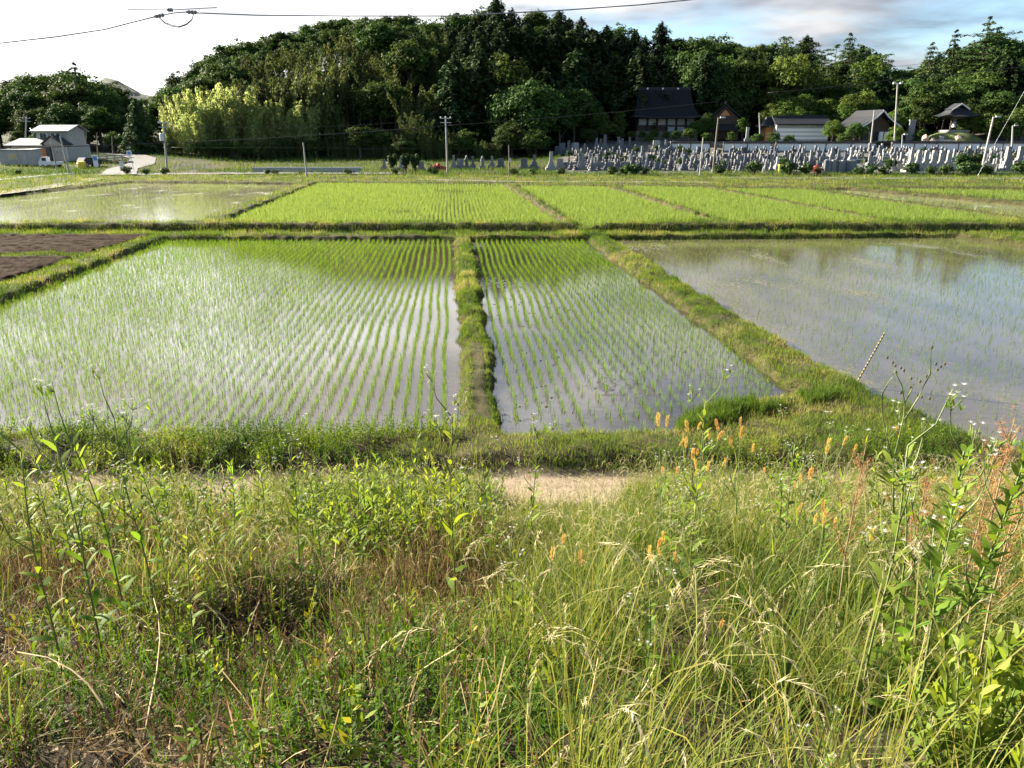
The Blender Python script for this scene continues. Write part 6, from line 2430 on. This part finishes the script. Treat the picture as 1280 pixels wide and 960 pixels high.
        link('leaves', T.mesh('leaves', M_BRIGHT), t)
    forked([[(1117, 640), (1117, 575), (1122, 555), (1130, 520), (1131, 505), (1127, 482), (1119, 465)], [(1115, 572), (1108, 545), (1103, 520), (1103, 492), (1113, 474), (1119, 463)], [(1131, 524), (1148, 497), (1157, 478), (1163, 467), (1164, 436)], [(1131, 503), (1138, 490), (1142, 480)]], 2.4,
           'bare forked thistle stem with dark buds in front of grey water', [(1109, 447), (1116, 453), (1119, 457), (1126, 460), (1130, 463), (1120, 465), (1126, 491), (1138, 484), (1147, 494), (1152, 496), (1162, 498), (1165, 434), (1170, 455), (1172, 462), (1176, 458), (1181, 455), (1158, 470), (1139, 473), (1150, 477)])

    # bright ferny plant at the lower right corner
    def bushy(px, py, Y, label, n=16, h=None, spread=.28, ll=.10):
        top = P(px, py, Y)
        g = gz(top.x, Y)
        h = top.z - g
        t = thing('leafy_weed', label, 'weed', (top.x, Y, g), 0)
        mb = MB()
        T = Strips()
        for i in range(n):
            a = i * 2.4
            q = spread * math.sqrt((i + .5) / n)
            e = Vector((math.cos(a) * q, math.sin(a) * q, h * (1 - .35 * (q / spread) ** 2) * (.9 + .15 * rng.random())))
            s = Vector((math.cos(a) * q * .3, math.sin(a) * q * .3, -.05))
            mb.tube([s, s.lerp(e, .5) + Vector((0, 0, .03)), e], [.005, .004, .002], 5)
            k = 34
            u = .25 + .75 * rng.random(k)
            b = np.array([tuple(s.lerp(e, f) + Vector((0, 0, .12 * f * (1 - f)))) for f in u])
            T.add(b, dirs(rng.random(k) * 6.283, .8 + .25 * rng.normal(size=k) - .3 * u), ll * (1.1 - .5 * u) * (.7 + .6 * rng.random(k)), .020, .9, 4, 'leaf', np.clip(.3 + .5 * u + .2 * rng.normal(size=k), 0, 1), curl=.5)
        mb.build('stems', M_STEM, t)
        link('foliage', T.mesh('foliage', M_BRIGHT), t)
    bushy(1245, 800, 1.95, 'bright green leafy bush at the lower right corner', 18, spread=.30)
    bushy(1290, 830, 1.8, 'second leafy bush cut by the lower right edge', 12, spread=.24)
    bushy(455, 585, 6.9, 'rounded leafy clump in the middle of the bright weed stand', 14, spread=.5, ll=.13)
    bushy(545, 570, 6.6, 'rounded leafy clump beside the field divide', 14, spread=.45, ll=.13)

    # dry branches on the left of the slope
    def branch(pts, Y, r, label, twigs=()):
        o = P(*pts[0], Y[0])
        t = thing('dry_branch', label, 'branch', o)
        pp = []
        for i, (a, b) in enumerate(pts):
            y = Y[0] + (Y[1] - Y[0]) * i / (len(pts) - 1)
            pp.append(P(a, b, y) - o)
        MB().tube(pp, [r * (1 - .6 * i / (len(pp) - 1)) for i in range(len(pp))], 7).build('wood', M_STEMD, t, smooth=True)
        for tw in twigs:
            q = [P(a, b, y) - o for a, b, y in tw]
            MB().tube(q, [r * .5] + [r * .3] * (len(q) - 1), 6).build('twig', M_STEMD, t, smooth=True)
    def on_slope(px, py, lift=.12):
        """distance at which the sight line passes a little above the slope"""
        for Y in np.arange(1.2, 11, .02):
            p = P(px, py, Y)
            if p.z < gz(p.x, Y) + lift:
                return float(Y)
        return 11.0
    branch([(180, 925), (188, 880), (196, 840), (200, 800), (198, 770), (192, 748)], (on_slope(180, 925, .1), on_slope(192, 748, .45)), .005, 'pale upright dry stalk in the dark thicket', [[(198, 790, on_slope(198, 790, .3)), (222, 797, on_slope(222, 797, .3)), (250, 810, on_slope(250, 810, .25))], [(198, 788, on_slope(198, 790, .3)), (180, 783, on_slope(180, 783, .3))]])
    branch([(140, 905), (128, 880), (110, 855), (90, 838), (60, 822), (22, 815)], (on_slope(140, 905, .12), on_slope(22, 815, .3)), .0055, 'curved tan branch arching over the dark gap at the left')
    branch([(52, 965), (40, 940), (25, 918), (0, 885), (-20, 860)], (on_slope(52, 950, .1), on_slope(-20, 860, .2)), .006, 'tan dry branch in the lower left corner')
    branch([(205, 960), (212, 935), (214, 920)], (on_slope(205, 955, .1), on_slope(214, 920, .2)), .006, 'short dry stub at the bottom left')
    branch([(307, 816), (310, 790), (318, 765), (325, 750)], (on_slope(307, 816, .1), on_slope(325, 750, .3)), .004, 'thin grey stalk in the middle of the dark thicket')
    branch([(412, 735), (418, 700), (420, 680), (416, 668)], (on_slope(412, 735, .1), on_slope(416, 668, .3)), .006, 'pale bleached dry stalk beside the dark hollow')
    p = P(272, 752, on_slope(272, 752, .03))
    rock(p, .045, 'small pale stone lying in the weeds at the left', ST[0])


build_weeds()
